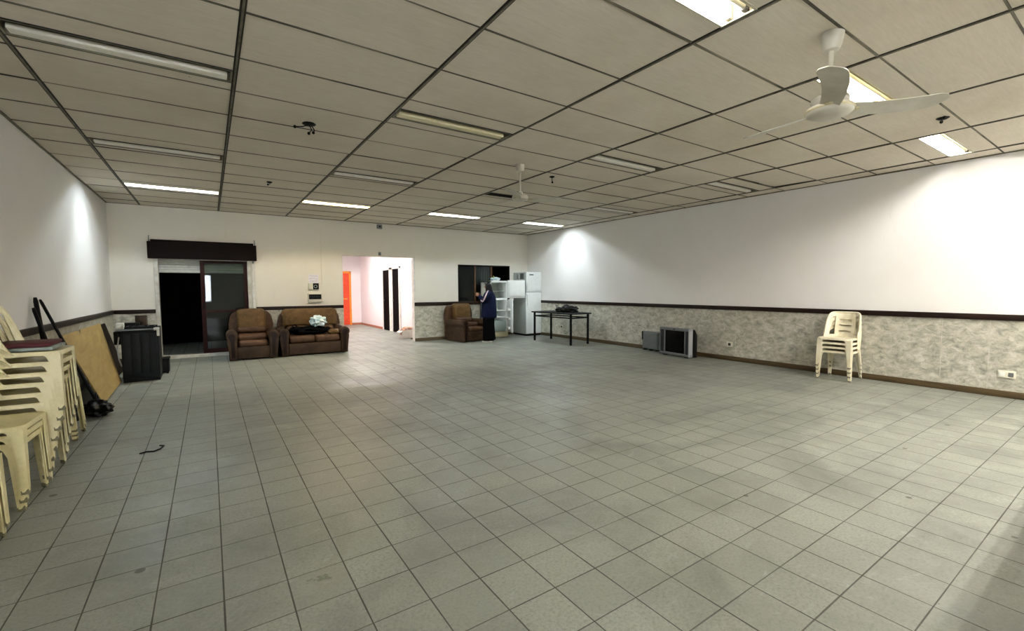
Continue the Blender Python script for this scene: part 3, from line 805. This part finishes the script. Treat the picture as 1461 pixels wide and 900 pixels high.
gr_ = thing('pan_support', 'black iron burner grate lying on the dark appliance', 'grate', (.62, 8.62, .775))
g = MB()
for k in range(5): g.box(-.17 + k * .08, -.155 + k * .08, -.15, .15, .012, .03, .003, 1)
g.box(-.18, .18, -.16, -.145, 0, .03, .003, 1); g.box(-.18, .18, .145, .16, 0, .03, .003, 1)
g.build('grate', 'black_metal', gr_, 30)
MB().lathe([(.05, 0), (.06, .012), (.045, .03), (.02, .034)], 20).build('burner_cap', 'black_metal', gr_, 40)
o = tag(MB().box(-.1, .1, -.08, .08, 0, .07, .012).build('tool_box', 'black'), 'black flat box on the back left of the dark appliance', 'box'); o.location = (.49, 8.85, .775)
o = tag(MB().box(-.045, .045, -.04, .04, 0, .09, .01).build('white_jar', 'white_plastic'), 'small white container at the left end of the dark appliance', 'container'); o.location = (.40, 8.47, .775)
ct = thing('cardboard_carton', 'brown cardboard carton standing on the dark appliance by the wall', 'box', (.60, 8.90, .775))
MB().box(-.07, .07, -.06, .05, 0, .17, .004).build('carton_body', 'carton', ct, 30)
MB().box(-.07, .07, -.07, -.004, .168, .172, rot=Rx(-.5), org=(0, -.06, .17)).build('flap', 'carton', ct, 0)
cr = thing('black_crate', 'low black crate behind the dark appliance near the door threshold', 'crate', (.80, 9.13, 0))
MB().box(-.10, .10, -.14, .14, .02, .24, .008).build('crate_body', 'black', cr, 30)
MB().box(-.11, .11, -.15, .15, .215, .245, .006).build('rim', 'black', cr, 30)
for sx in (-1, 1):
    for sy in (-1, 1): MB().box(sx * .08 - .015, sx * .08 + .015, sy * .11 - .015, sy * .11 + .015, 0, .02).build('foot', 'black', cr, 0)

# ------------------------------------------------------------------ sofa and armchairs
def arc(cx, cz, r, a0, a1, n): return [(cx + r * math.cos(math.radians(a0 + (a1 - a0) * k / n)), cz + r * math.sin(math.radians(a0 + (a1 - a0) * k / n))) for k in range(n + 1)]
def seating(name, label, cat, loc, rz, W, H, rolls, group=None):
    r = thing(name, label, cat, loc, rz, group)
    D0, D1 = -.45, .45; aw = .17; hw = W / 2; iw = hw - aw
    MB().box(-hw + .04, hw - .04, D0 + .04, D1 - .03, 0.02, .26, .02, 3).build('base', 'leather_dark', r, 40)
    MB().box(-iw - .01, iw + .01, D0 + .015, D0 + .06, .03, .25, .012, 3).build('front_apron', 'leather', r, 40)
    for sx in (-1, 1):
        c = sx * (hw - aw / 2)
        poly = [(c - .065, .015), (c + .065, .015), (c + .07, .36)] + arc(c + sx * .012, .455, .098, -50, 230, 16) + [(c - .07, .36)]
        a = MB().prism(poly, 'y', D0, .30, .028, 3).build('armrest', 'leather', r, 40)
        inner = [(c - .035, .05), (c + .035, .05), (c + .03, .36)] + arc(c + sx * .012, .46, .058, -40, 220, 12) + [(c - .03, .36)]
        MB().prism(inner, 'y', D0 - .008, D0 + .02, .006, 2).build('arm_front', 'arm_wood', a, 40)
    # arched back with side wings
    rr_ = .17
    hb = hw - .03
    out = [(-hb, .10), (hb, .10)] + [(hb, H - rr_ - .12)] + arc(hb - rr_ - .02, H - rr_ - .02, rr_, 10, 88, 8) + arc(-hb + rr_ + .02, H - rr_ - .02, rr_, 92, 170, 8) + [(-hb, H - rr_ - .12)]
    MB().prism(out, 'y', .24, .45, .055, 4).build('backrest', 'leather_roll', r, 40)
    # back cushions
    bw_ = iw - .01 if rolls else iw + .05
    cpol = [(-bw_, .56), (bw_, .56)] + arc(bw_ - .08, H - .075, .10, 10, 85, 6) + arc(-bw_ + .08, H - .075, .10, 95, 170, 6)
    MB().prism(cpol, 'y', .10, .34, .06, 4).build('back_cushion', 'leather_back', r, 40)
    if rolls:
        MB().box(-iw + .005, iw - .005, .05, .30, .475, .60, .055, 4).build('lumbar_roll', 'leather_roll', r, 40)
        MB().box(-iw + .005, iw - .005, -.22, .26, .34, .47, .05, 4).build('seat_cushion', 'leather_roll', r, 40)
        MB().box(-iw + .005, iw - .005, D0 + .01, -.12, .245, .37, .05, 4).build('front_roll', 'leather_roll', r, 40)
    else:
        MB().box(-iw + .005, iw - .005, .08, .32, .38, .58, .07, 4).build('lumbar_roll', 'leather_roll', r, 40)
        for k in range(2):
            x0 = -iw + k * iw
            MB().box(x0 + .003, x0 + iw - .003, D0 + .015, .28, .255, .40, .05, 4).build('seat_cushion', 'leather_roll', r, 40)
    return r
seating('armchair', 'worn brown leather armchair in front of the sliding door', 'armchair', (2.16, 10.22, 0), -.03, .84, .93, True, 'brown leather armchairs')
seating('sofa', 'brown leather two seat sofa left of the bright passage', 'sofa', (3.26, 10.24, 0), -.02, 1.30, .90, False)
seating('armchair', 'brown leather armchair under the serving window beside the standing person', 'armchair', (6.985, 10.29, 0), .16, .84, .93, True, 'brown leather armchairs')
db = thing('dark_bag', 'black cloth bag lying on the sofa seat', 'bag', (3.20, 10.10, .395), .05)
MB().blob((0, 0, .085), (.36, .15, .092), 2, .3, 2.2, 4, 2.6).build('bag_body', 'black_cloth', db, 50)
MB().tube([(-.3, -.05, .10), (-.34, -.02, .2), (-.28, .05, .22), (-.2, .06, .14)], .011, 8).build('strap', 'black_cloth', db, 50)
wbg = thing('plastic_bag', 'white and pale blue plastic bag on the dark bag on the sofa', 'bag', (3.36, 10.08, .565), 0)
MB().blob((0, 0, .095), (.155, .12, .11), 5, .45, 2.6, 4, 2.0).build('bag_body', 'bag_white', wbg, 50)
MB().blob((.02, .0, .19), (.05, .04, .035), 8, .6, 3.0, 3, 2.0).build('bag_knot', 'bag_white', wbg, 50)
o = tag(MB().blob((0, 0, .05), (.13, .10, .055), 9, .4, 2.4, 3, 2.2).build('folded_cloth', 'leather_back', None, 50), 'small crumpled tan cloth at the right end of the sofa seat', 'cloth'); o.location = (3.66, 9.98, .395)

# ------------------------------------------------------------------ refrigerators
f1 = thing('refrigerator', 'white refrigerator with both doors open, behind the standing person', 'refrigerator', (7.985, 10.25, 0), 0, 'white refrigerators')
b = MB(); w = .272
b.box(-w, -w + .035, 0, .56, .05, 1.545, .006); b.box(w - .035, w, 0, .56, .05, 1.545, .006); b.box(-w, w, 0, .56, 1.495, 1.545, .006); b.box(-w, w, .50, .56, .05, 1.545, .006)
b.box(-w + .02, w - .02, .005, .55, 1.02, 1.075, .004); b.box(-w, w, .0, .56, .05, .09, .004)
b.build('cabinet_body', 'white_enamel', f1, 30)
MB().box(-w + .034, w - .034, .46, .502, 1.075, 1.496).build('freezer_liner', 'fridge_grey', f1, 0)
MB().box(-w + .034, w - .034, .46, .502, .16, 1.02).build('fridge_liner', 'fridge_in', f1, 0)
MB().box(-w, w, -.02, .5, .02, .15, .01).build('plinth', 'fridge_cream', f1, 30)
for zz in (.74, .56):
    s = MB()
    for k in range(9): s.cyl((-w + .036, .04 + k * .05, zz), (w - .036, .04 + k * .05, zz), .004, seg=6)
    s.box(-w + .036, w - .036, .03, .04, zz - .012, zz + .012); s.build('shelf', 'white_plastic', f1, 0)
MB().box(-w + .04, w - .04, .03, .44, .17, .46, .01).build('crisper_drawer', 'drawer', f1, 30)
MB().box(-w + .04, w - .04, .05, .44, 1.25, 1.262, .002, 1).build('freezer_shelf', 'fridge_grey', f1, 0)
def fridge_door(nm, z0, z1, ang, shelves):
    d = bpy.data.objects.new(nm, None); COL.objects.link(d); d.parent = f1; d.location = (w + .004, -.012, 0); d.rotation_euler = (0, 0, ang)
    W = .50
    MB().box(-W, 0, -.05, .0, z0, z1, .012).build('door_panel', 'white_enamel', d, 30)
    MB().box(-W + .035, -.035, .0, .022, z0 + .04, z1 - .04, .012).build('door_liner', 'fridge_in', d, 30)
    for zz in shelves: MB().box(-W + .05, -.05, .02, .075, zz, zz + .06, .008).build('door_shelf', 'white_plastic', d, 30)
    return d
fridge_door('freezer_door', 1.07, 1.56, math.radians(163), ())
fridge_door('fridge_door', .16, 1.045, math.radians(67), (.25, .5, .75))
MB().cyl((w + .004, -.03, 1.04), (w + .004, -.03, 1.075), .015).build('hinge', 'grey_dark', f1)
wb2 = thing('plastic_bag', 'white plastic bag with a yellow green bit on top of the open refrigerator', 'bag', (7.93, 10.36, 1.545), 0)
MB().blob((0, 0, .045), (.15, .09, .05), 11, .5, 2.4, 3).build('bag_body', 'bag_white', wb2, 50)
MB().blob((-.05, 0, .09), (.02, .02, .05), 12, .3, 2, 2).build('green_top', 'green', wb2, 50)
f2 = thing('refrigerator', 'tall white closed refrigerator in the far right corner', 'refrigerator', (9.085, 10.15, 0), 0, 'white refrigerators')
MB().box(-.262, .262, .05, .64, .05, 1.79, .008).build('cabinet_body', 'fridge_shaded_side', f2, 30)
MB().box(-.265, .265, -.005, .052, .06, 1.22, .014, 3).build('lower_door', 'white_enamel', f2, 30)
MB().box(-.265, .265, -.005, .052, 1.228, 1.795, .014, 3).build('upper_door', 'white_enamel', f2, 30)
for z0, z1 in ((.85, 1.17), (1.28, 1.5)): MB().box(-.25, -.225, -.03, -.002, z0, z1, .008).build('handle', 'white_plastic', f2, 30)
MB().box(-.25, .25, .03, .62, 0, .05).build('plinth', 'black', f2, 0)
MB().box(-.266, -.261, .12, .30, 1.60, 1.76).build('pot_patch', 'grey_case', f2, 0)  # the two grey patches stand in for pots
MB().box(-.266, -.261, .38, .46, 1.60, 1.74).build('pot_patch', 'silver_light', f2, 0)
MB().box(-.16, -.02, -.008, -.004, 1.70, 1.735).build('badge', 'silver', f2, 0)

# ------------------------------------------------------------------ table with bag
tb = thing('table', 'narrow black table along the marble wall with a black bag on it', 'table', (8.68, 8.52, 0), .02)
MB().box(-.34, .33, -.75, .74, .72, .75, .006).build('tabletop', 'black', tb, 30)
for sx in (-1, 1):
    for sy in (-1, 1): MB().box(sx * .275 - .021, sx * .275 + .021, sy * .68 - .021, sy * .68 + .021, 0, .72, .003, 1).build('leg', 'black_metal', tb, 30)
MB().box(-.275, .275, -.695, -.665, .62, .65).box(-.275, .275, .665, .695, .62, .65).box(-.29, -.26, -.68, .68, .62, .65).box(.26, .29, -.68, .68, .62, .65).build('frame_rail', 'black_metal', tb, 30)
hb = thing('handbag', 'crumpled black bag lying on the black table', 'bag', (8.69, 8.30, .75), -1.45)
MB().blob((.09, 0, .075), (.24, .15, .085), 21, .35, 2.2, 4, 2.6).build('bag_body', 'bag_black', hb, 50)
MB().blob((-.18, 0, .06), (.15, .11, .07), 23, .5, 2.5, 4, 2.0).build('bag_flap', 'bag_black', hb, 50)
MB().blob((-.02, .02, .13), (.08, .07, .06), 25, .5, 3, 3, 2.0).build('bag_fold', 'bag_black', hb, 50)
MB().tube([(-.24, 0, .05), (-.33, .0, .12), (-.38, .02, .17), (-.36, .05, .16), (-.27, .05, .07)], .014, 8, flat=.5).build('strap', 'bag_black', hb, 50)

# ------------------------------------------------------------------ old television and grey case
tv = thing('television', 'old silver tube television standing on the floor against the marble wall', 'television', (8.93, 5.41, 0), -PI / 2 - .10)
# local: front looks to -y
def lbox(*a, **k): return MB().box(*a, **k)
fr = MB(); HW = .365
fr.box(-HW, HW, 0, .10, .02, .075, .012); fr.box(-HW, HW, 0, .10, .505, .555, .012); fr.box(-.265, -.235, 0.004, .10, .06, .52, .006); fr.box(.235, .265, .004, .10, .06, .52, .006)
fr.build('front_frame', 'silver', tv, 35)
for sx in (-1, 1): MB().box(sx * .305 - .045, sx * .305 + .045, .004, .10, .03, .545, .012).build('speaker_strip', 'grey_dark', tv, 35)
MB().box(HW - .03, HW, -.008, .09, .02, .555, .01).build('side_bar', 'silver_light', tv, 35)
MB().box(-HW, -HW + .012, -.004, .09, .02, .555, .004).build('side_bar', 'silver', tv, 35)
MB().grid_surf(lambda u, v: (-.24 + .48 * u, .018 - .012 * (1 - (2 * u - 1) ** 2) * (1 - (2 * v - 1) ** 2), .07 + .44 * v), 12, 10).build('screen', 'screen', tv, 60)
hsg = MB(); rings = []
for yv, sx, z0, z1 in ((.09, .355, .03, .545), (.16, .35, .03, .535), (.30, .27, .04, .46), (.385, .22, .06, .40)):
    rings.append([hsg.bm.verts.new((x, yv, z)) for x, z in ((-sx, z0), (sx, z0), (sx, z1), (-sx, z1))])
for a, b in zip(rings, rings[1:]):
    for k in range(4): hsg.bm.faces.new((a[k], a[(k + 1) % 4], b[(k + 1) % 4], b[k]))
hsg.bm.faces.new(rings[0]); hsg.bm.faces.new(rings[-1])
hsg.build('rear_housing', 'black', tv, 30)
for sx in (-1, 1): MB().box(sx * .26 - .05, sx * .26 + .05, .03, .28, 0, .03, .004, 1).build('foot', 'black', tv, 30)
MB().box(-.02, .02, -.004, .004, .52, .54).build('badge', 'grey_dark', tv, 0)
gc = thing('grey_monitor', 'grey plastic case standing left of the old television', 'monitor', (9.23, 6.22, 0), -PI / 2 - .05)
MB().box(-.22, .22, 0, .11, .03, .40, .014, 3).build('case_body', 'grey_case', gc, 30)
MB().prism([(-.20, .05), (.2, .05), (.2, .37), (.02, .37), (-.06, .30), (-.13, .16)], 'y', -.008, .004, .003, 1).build('front_cover', 'grey_case', gc, 30)
MB().box(-.225, -.20, -.012, .05, .22, .40, .006).build('handle', 'black', gc, 30)
for sx in (-1, 0, 1): MB().box(sx * .17 - .03, sx * .17 + .03, 0.0, .11, 0, .032, .004, 1).build('foot', 'black', gc, 30)

# ------------------------------------------------------------------ fans
def blade(L, w0, w1, droop):
    m = MB(); n = 26
    def P(u, v):
        x = .10 + (L - .10) * u
        w = (w0 + (w1 - w0) * u) * (1.0 if u < .84 else math.sqrt(max(0.015, 1 - ((u - .84) / .16) ** 2)))
        c = .03 * math.sin(u * PI * .9)
        yv = c + (v - .5) * w
        return (x, yv, droop * u * u - (v - .5) * w * .34 * (1 - .4 * u))
    m.grid_surf(P, n, 4)
    return m
def fan(label, loc, drop, big, angs, L, tilt=0.0):
    r = thing('ceiling_fan', label, 'ceiling fan', loc, 0, 'white ceiling fans')
    MB().lathe(([(.066, 0), (.064, -.02), (.055, -.07), (.042, -.10), (.03, -.105)] if big else [(.058, 0), (.056, -.06), (.045, -.085), (.02, -.09)]), 24).build('canopy', 'fan', r, 40)
    zb = -drop
    ta = math.radians(angs[0]); TL = Matrix.Translation((0, 0, zb)) @ Matrix.Rotation(tilt, 4, Vector((math.sin(ta), -math.cos(ta), 0))) @ Matrix.Translation((0, 0, -zb))
    if big:
        MB().cyl((0, 0, -.10), (0, 0, zb + .10), .014).build('downrod', 'fan', r, 40)
        MB().lathe([(.02, zb + .12), (.04, zb + .112), (.045, zb + .08), (.098, zb + .07), (.105, zb + .05), (.100, zb + .015), (.09, zb + .005)], 28).build('motor', 'fan_grey', r, 40)
        hub = MB().lathe([(.08, zb + .02), (.125, zb + .01), (.132, zb - .008), (.128, zb - .022), (.115, zb - .034), (.08, zb - .05), (.02, zb - .055)], 32)
        hub.xform(TL); hub.build('hub', 'fan', r, 40)
        MB().lathe([(.133, zb - .004), (.136, zb - .010), (.133, zb - .016), (.12, zb - .010)], 32).xform(TL).build('hub_ring', 'fan_gold', r, 40)
    else:
        MB().cyl((0, 0, -.10), (0, 0, zb + .06), .013).build('downrod', 'fan', r, 40)
        MB().lathe([(.018, zb + .09), (.034, zb + .08), (.034, zb + .05), (.09, zb + .045), (.105, zb + .02), (.10, zb - .01), (.06, zb - .03), (.01, zb - .035)], 28).build('motor', 'fan', r, 40)
    for a in angs:
        m = blade(L, .10, .15, .02)
        m.xform(Matrix.Translation((0, 0, zb - .005)) @ Matrix.Rotation(math.radians(a), 4, 'Z'))
        m.xform(TL); bl = m.build('blade', 'fan', r, 60, [('SOLIDIFY', dict(thickness=.006, offset=0))])
        k = MB().box(.07, .16, -.022, .022, zb - .014, zb - .004, .003, 1); k.xform(TL @ Matrix.Rotation(math.radians(a), 4, 'Z'))
        k.build('blade_bracket', 'fan_gold', bl, 30)
    return r
fan('white ceiling fan with ringed hub, nearest, at upper right', (4.77, 1.28, HC), .46, True, (-46, 74, 200), .64)
fan('smaller white ceiling fan on a long rod near the middle of the ceiling', (4.84, 4.78, HC), .43, False, (218, 98, 338), .56)

# black wire stubs hanging out of the ceiling
def stub(label, x, y, wires, s=1.0):
    r = thing('wire_stub', label, 'wire stub', (x, y, HC), 0, 'black wire stubs on the ceiling')
    MB().lathe([(.045 * s, .006), (.05 * s, -.004), (.03 * s, -.016), (.01, -.018)], 12).build('rosette', 'black', r, 40)
    for w_ in wires:
        MB().tube(w_, .005, 6).build('wire', 'black', r, 50)
        e = w_[-1]; MB().blob(e, (.014, .014, .016), 3, .2, 2, 2).build('connector', 'black', r, 50)
stub('black ceiling hole with three dangling wires, left of centre', 2.33, 4.72, [((0, 0, -.01), (.02, -.02, -.06), (-.01, -.03, -.10)), ((0, 0, -.01), (-.06, -.01, -.04), (-.13, -.03, -.06)), ((.02, 0, -.01), (.05, .01, -.05), (.04, .02, -.07))], 1.25)
stub('tiny black wire stub on the ceiling in front of the sliding door', 2.275, 7.55, [((0, 0, -.01), (.01, 0, -.03), (-.02, 0, -.04))], .8)
stub('small black bulb holder on the ceiling right of the far fan', 5.57, 5.03, [((0, 0, -.01), (0, 0, -.05), (.005, 0, -.08))], .8)
stub('black wire bits on the ceiling beside the tip of the near fan', 7.25, 1.30, [((0, 0, -.01), (.05, .02, -.02), (.09, .03, -.012)), ((0, 0, -.01), (-.03, 0, -.02), (-.05, -.02, -.012))], 1.0)
o = tag(MB().tube([(-.07, 0, .008), (-.03, .03, .006), (.02, .01, .006), (.06, .05, .007), (.08, .10, .014), (.05, .13, .012)], .006, 7).build('bent_wire', 'black', None, 50), 'bent piece of black wire on the floor before the cream chairs', 'wire'); o.location = (1.03, 4.66, 0)

# ------------------------------------------------------------------ the person
pr_ = thing('person', 'person with long black hair in a navy jacket standing at the open refrigerator', 'person', (7.25, 9.57, 0), math.atan2(.66, -.75))
S = .925
def skin_mesh(name, joints, edges, mat, parent, root=0, sub=1):
    me = bpy.data.meshes.new(name); bm = bmesh.new(); lay = bm.verts.layers.skin.verify()
    vs = []
    for i, (p, r) in enumerate(joints):
        v = bm.verts.new(Vector(p) * S); rx = r if isinstance(r, tuple) else (r, r)
        v[lay].radius = (rx[0] * S, rx[1] * S); v[lay].use_root = (i == root); vs.append(v)
    for a, b in edges: bm.edges.new((vs[a], vs[b]))
    bm.to_mesh(me); bm.free()
    o = bpy.data.objects.new(name, me); COL.objects.link(o)
    sk = o.modifiers.new('skin', 'SKIN'); sk.use_smooth_shade = True; sk.branch_smoothing = 0.4
    sb = o.modifiers.new('sub', 'SUBSURF'); sb.levels = sub; sb.render_levels = sub
    dg = bpy.context.evaluated_depsgraph_get()
    new = bpy.data.meshes.new_from_object(o.evaluated_get(dg)); o.modifiers.clear(); o.data = new; bpy.data.meshes.remove(me)
    new.materials.clear(); new.materials.append(M[mat]); new.polygons.foreach_set('use_smooth', [True] * len(new.polygons))
    if parent is not None: o.parent = parent
    return o
J = []; E_ = []
def jn(p, r, prev=None):
    J.append((p, r)); i = len(J) - 1
    if prev is not None: E_.append((prev, i))
    return i
pel = jn((0, 0, .90), (.13, .10))
sp1 = jn((.0, 0, 1.05), (.12, .09), pel); ch = jn((-.005, 0, 1.24), (.13, .095), sp1); nk0 = jn((.0, 0, 1.36), (.06, .055), ch); nk = jn((.02, 0, 1.41), (.045, .045), nk0)
h1 = jn((.045, 0, 1.46), (.055, .065), nk); h2 = jn((.04, 0, 1.52), (.072, .085), h1); h3 = jn((.03, 0, 1.58), (.06, .075), h2)
elb = {1: (.10, .21, 1.10), -1: (.12, -.22, 1.10)}; wri = {1: (.255, .075, 1.25), -1: (.25, -.06, 1.22)}
for s_ in (1, -1):
    sh_ = jn((-.01, s_ * .15, 1.31), .05, ch); el_ = jn(elb[s_], .038, sh_); wr_ = jn(wri[s_], .024, el_)
    d = (Vector(wri[s_]) - Vector(elb[s_])).normalized(); side = Vector((0, 0, 1)).cross(d).normalized(); up = d.cross(side)
    pm = Vector(wri[s_]) + d * .05; pmi = jn(tuple(pm), (.034, .016), wr_)
    for k, (off, ln) in enumerate(((-.026, .060), (-.009, .072), (.009, .068), (.026, .052))):
        a = pm + up * off + d * .03
        f0 = jn(tuple(a), .009, pmi); f1_ = jn(tuple(a + d * ln * .5 - side * s_ * -.012), .008, f0); jn(tuple(a + d * ln * .75 + side * s_ * .035), .007, f1_)
    t0 = jn(tuple(pm - d * .03 + up * .035), .010, pmi); jn(tuple(pm + d * .02 + up * .055), .008, t0)
    hp = jn((0, s_ * .085, .84), .085, pel); kn = jn((.015, s_ * .10, .47), .055, hp); an = jn((-.03, s_ * .10, .09), .035, kn); ft = jn((.02, s_ * .105, .045), .03, an); jn((.11, s_ * .115, .035), .026, ft)
body = skin_mesh('body', J, E_, 'skin', pr_)
# face
MB().blob((.118 * S, 0, 1.485 * S), (.014, .010, .018), 1, .1, 1, 2, 2, False).build('nose', 'skin', body, 60)
for s_ in (1, -1):
    MB().blob((.098 * S, s_ * .030 * S, 1.515 * S), (.006, .010, .006), 1, 0, 1, 2, 2, False).build('eye', 'eye', body, 60)
    MB().blob((.03 * S, s_ * .082 * S, 1.50 * S), (.014, .008, .024), 1, .1, 1, 2, 2, False).build('ear', 'skin', body, 60)
MB().blob((.102 * S, 0, 1.452 * S), (.006, .020, .005), 1, 0, 1, 2, 2, False).build('mouth', 'lip', body, 60)
# hair: cap and long fall over the shoulders
hair = MB()
def hairf(u, v):
    a = math.radians(52 + 256 * u)
    z = 1.625 - .32 * v
    k = math.sin(min(1, v * 3.2) * PI / 2) ** .7
    rx, ry = (.10 + .025 * max(0, v - .3)) * k, (.098 + .035 * max(0, v - .3)) * k
    wv = 1 + .05 * noise.noise(Vector((a * 3, v * 4, 0)))
    return Vector(((.018 + rx * math.cos(a) * wv - .03 * max(0, v - .3)), ry * math.sin(a) * wv, z)) * S
hair.grid_surf(hairf, 30, 16)
hair.build('hair', 'hair', body, 80, [('SOLIDIFY', dict(thickness=.014, offset=-1))])
MB().tube([Vector(p) * S for p in ((.10, .02, 1.585), (.075, .065, 1.575), (.06, .085, 1.53), (.058, .085, 1.46))], .018, 8).build('hair_fringe', 'hair', body, 60)
# jacket: fitted shell for the trunk and two sleeves; trousers: hips and two wide legs
def shell(m, rings, seg=24, wob=.03, seed=0):
    R_ = []
    for z, cx, cy, rx, ry in rings:
        ring = []
        for k in range(seg):
            a = 2 * PI * k / seg
            q = 1 + wob * noise.noise(Vector((math.cos(a) * 2.2, math.sin(a) * 2.2, z * 7 + seed)))
            ring.append(m.bm.verts.new(Vector((cx + rx * math.cos(a) * q, cy + ry * math.sin(a) * q, z)) * S))
        R_.append(ring)
    for p, q in zip(R_, R_[1:]):
        for k in range(seg): m.bm.faces.new((p[k], p[(k + 1) % seg], q[(k + 1) % seg], q[k]))
    m.bm.faces.new(R_[0][::-1]); m.bm.faces.new(R_[-1])
jm_ = MB()
shell(jm_, [(.655, 0, 0, .195, .215), (.70, 0, 0, .205, .235), (.85, 0, 0, .205, .235), (1.0, 0, 0, .20, .228), (1.12, -.005, 0, .19, .22), (1.22, -.01, 0, .17, .215), (1.29, -.01, 0, .145, .20), (1.335, -.008, 0, .115, .165), (1.37, -.002, 0, .085, .115), (1.40, .004, 0, .068, .078), (1.43, .012, 0, .066, .07)], 28, .05, 2)
for s_ in (1, -1):
    sp = [Vector((-.02, s_ * .13, 1.325)), Vector((-.015, s_ * .185, 1.285)), Vector((.03, s_ * .222, 1.20))]
    e = Vector(elb[s_]); wv = Vector(wri[s_])
    sp += [e.lerp(Vector((.03, s_ * .222, 1.20)), .25), e + Vector((.0, 0, -.005)), e.lerp(wv, .25), e.lerp(wv, .6), e.lerp(wv, .92)]
    jm_.tube([v * S for v in sp], [r * S for r in (.085, .098, .09, .082, .08, .07, .056, .046)], 14)
jk = jm_.build('jacket', 'navy', pr_, 80)
sl = [Vector((-.015, .16, 1.375)), Vector((-.005, .235, 1.345)), Vector((.03, .288, 1.25)), Vector((.065, .298, 1.16)), Vector((.115, .282, 1.095)), Vector((.17, .215, 1.125))]
MB().tube([(v + Vector((0, .012, .006))) * S for v in sl], .017, 8).build('sleeve_stripe', 'stripe', jk, 60)
tm = MB()
shell(tm, [(.70, 0, 0, .17, .20), (.80, 0, 0, .185, .21), (.95, 0, 0, .17, .20)], 24, .02)
for s_ in (1, -1):
    shell(tm, [(.055, -.01, s_ * .125, .15, .115), (.12, -.005, s_ * .125, .152, .118), (.30, .005, s_ * .118, .14, .112), (.48, .01, s_ * .108, .135, .11), (.66, .005, s_ * .10, .15, .112), (.80, 0, s_ * .09, .15, .11)], 20, .07, s_ * 3)
tm.build('trousers', 'trouser', pr_, 80)
for s_ in (1, -1):
    sh = MB()
    sh.prism([(-.09, 0), (.14, 0), (.165, .012), (.165, .03), (.12, .055), (.06, .075), (-.02, .09), (-.09, .085)], 'y', s_ * .108 - .042, s_ * .108 + .042, .014, 3)
    sh.xform(Matrix.Scale(S, 4)); sh.build('shoe', 'shoe', pr_, 50)

# ------------------------------------------------------------------ world, camera, view
w = bpy.data.worlds.new('World'); SC.world = w; w.use_nodes = True
bgn = w.node_tree.nodes['Background']; bgn.inputs[0].default_value = (0.86, 0.93, 1.0, 1); bgn.inputs[1].default_value = 14.0

cd = bpy.data.cameras.new('camera'); cam = bpy.data.objects.new('camera', cd); COL.objects.link(cam)
cd.sensor_fit = 'HORIZONTAL'; cd.sensor_width = 36.0; cd.lens = 638.99 / 1461 * 36.0; cd.clip_start = 0.02; cd.clip_end = 200
yaw, pitch, roll = .5943, -.0603, -.0046
fwd = Vector((math.sin(yaw) * math.cos(pitch), math.cos(yaw) * math.cos(pitch), math.sin(pitch)))
right = Vector((math.cos(yaw), -math.sin(yaw), 0)); up = right.cross(fwd)
c, s = math.cos(roll), math.sin(roll)
ax = (right * c + up * s).normalized()
au = ax.cross(fwd).normalized()
mat = Matrix.Identity(4)
for i in range(3):
    mat[i][0] = ax[i]; mat[i][1] = au[i]; mat[i][2] = -fwd[i]
mat[0][3], mat[1][3], mat[2][3] = CAMX, 0.0, CAMZ
cam.matrix_world = mat
SC.camera = cam
SC.view_settings.view_transform = 'Standard'; SC.view_settings.look = 'None'; SC.view_settings.gamma = 1.0
SC.view_settings.use_curve_mapping = False
SC.view_settings.exposure = 1.85
SC.cycles.use_denoising = True
SC.cycles.max_bounces = 8; SC.cycles.diffuse_bounces = 5; SC.cycles.glossy_bounces = 4; SC.cycles.transparent_max_bounces = 12
SC.cycles.sample_clamp_indirect = 6.0
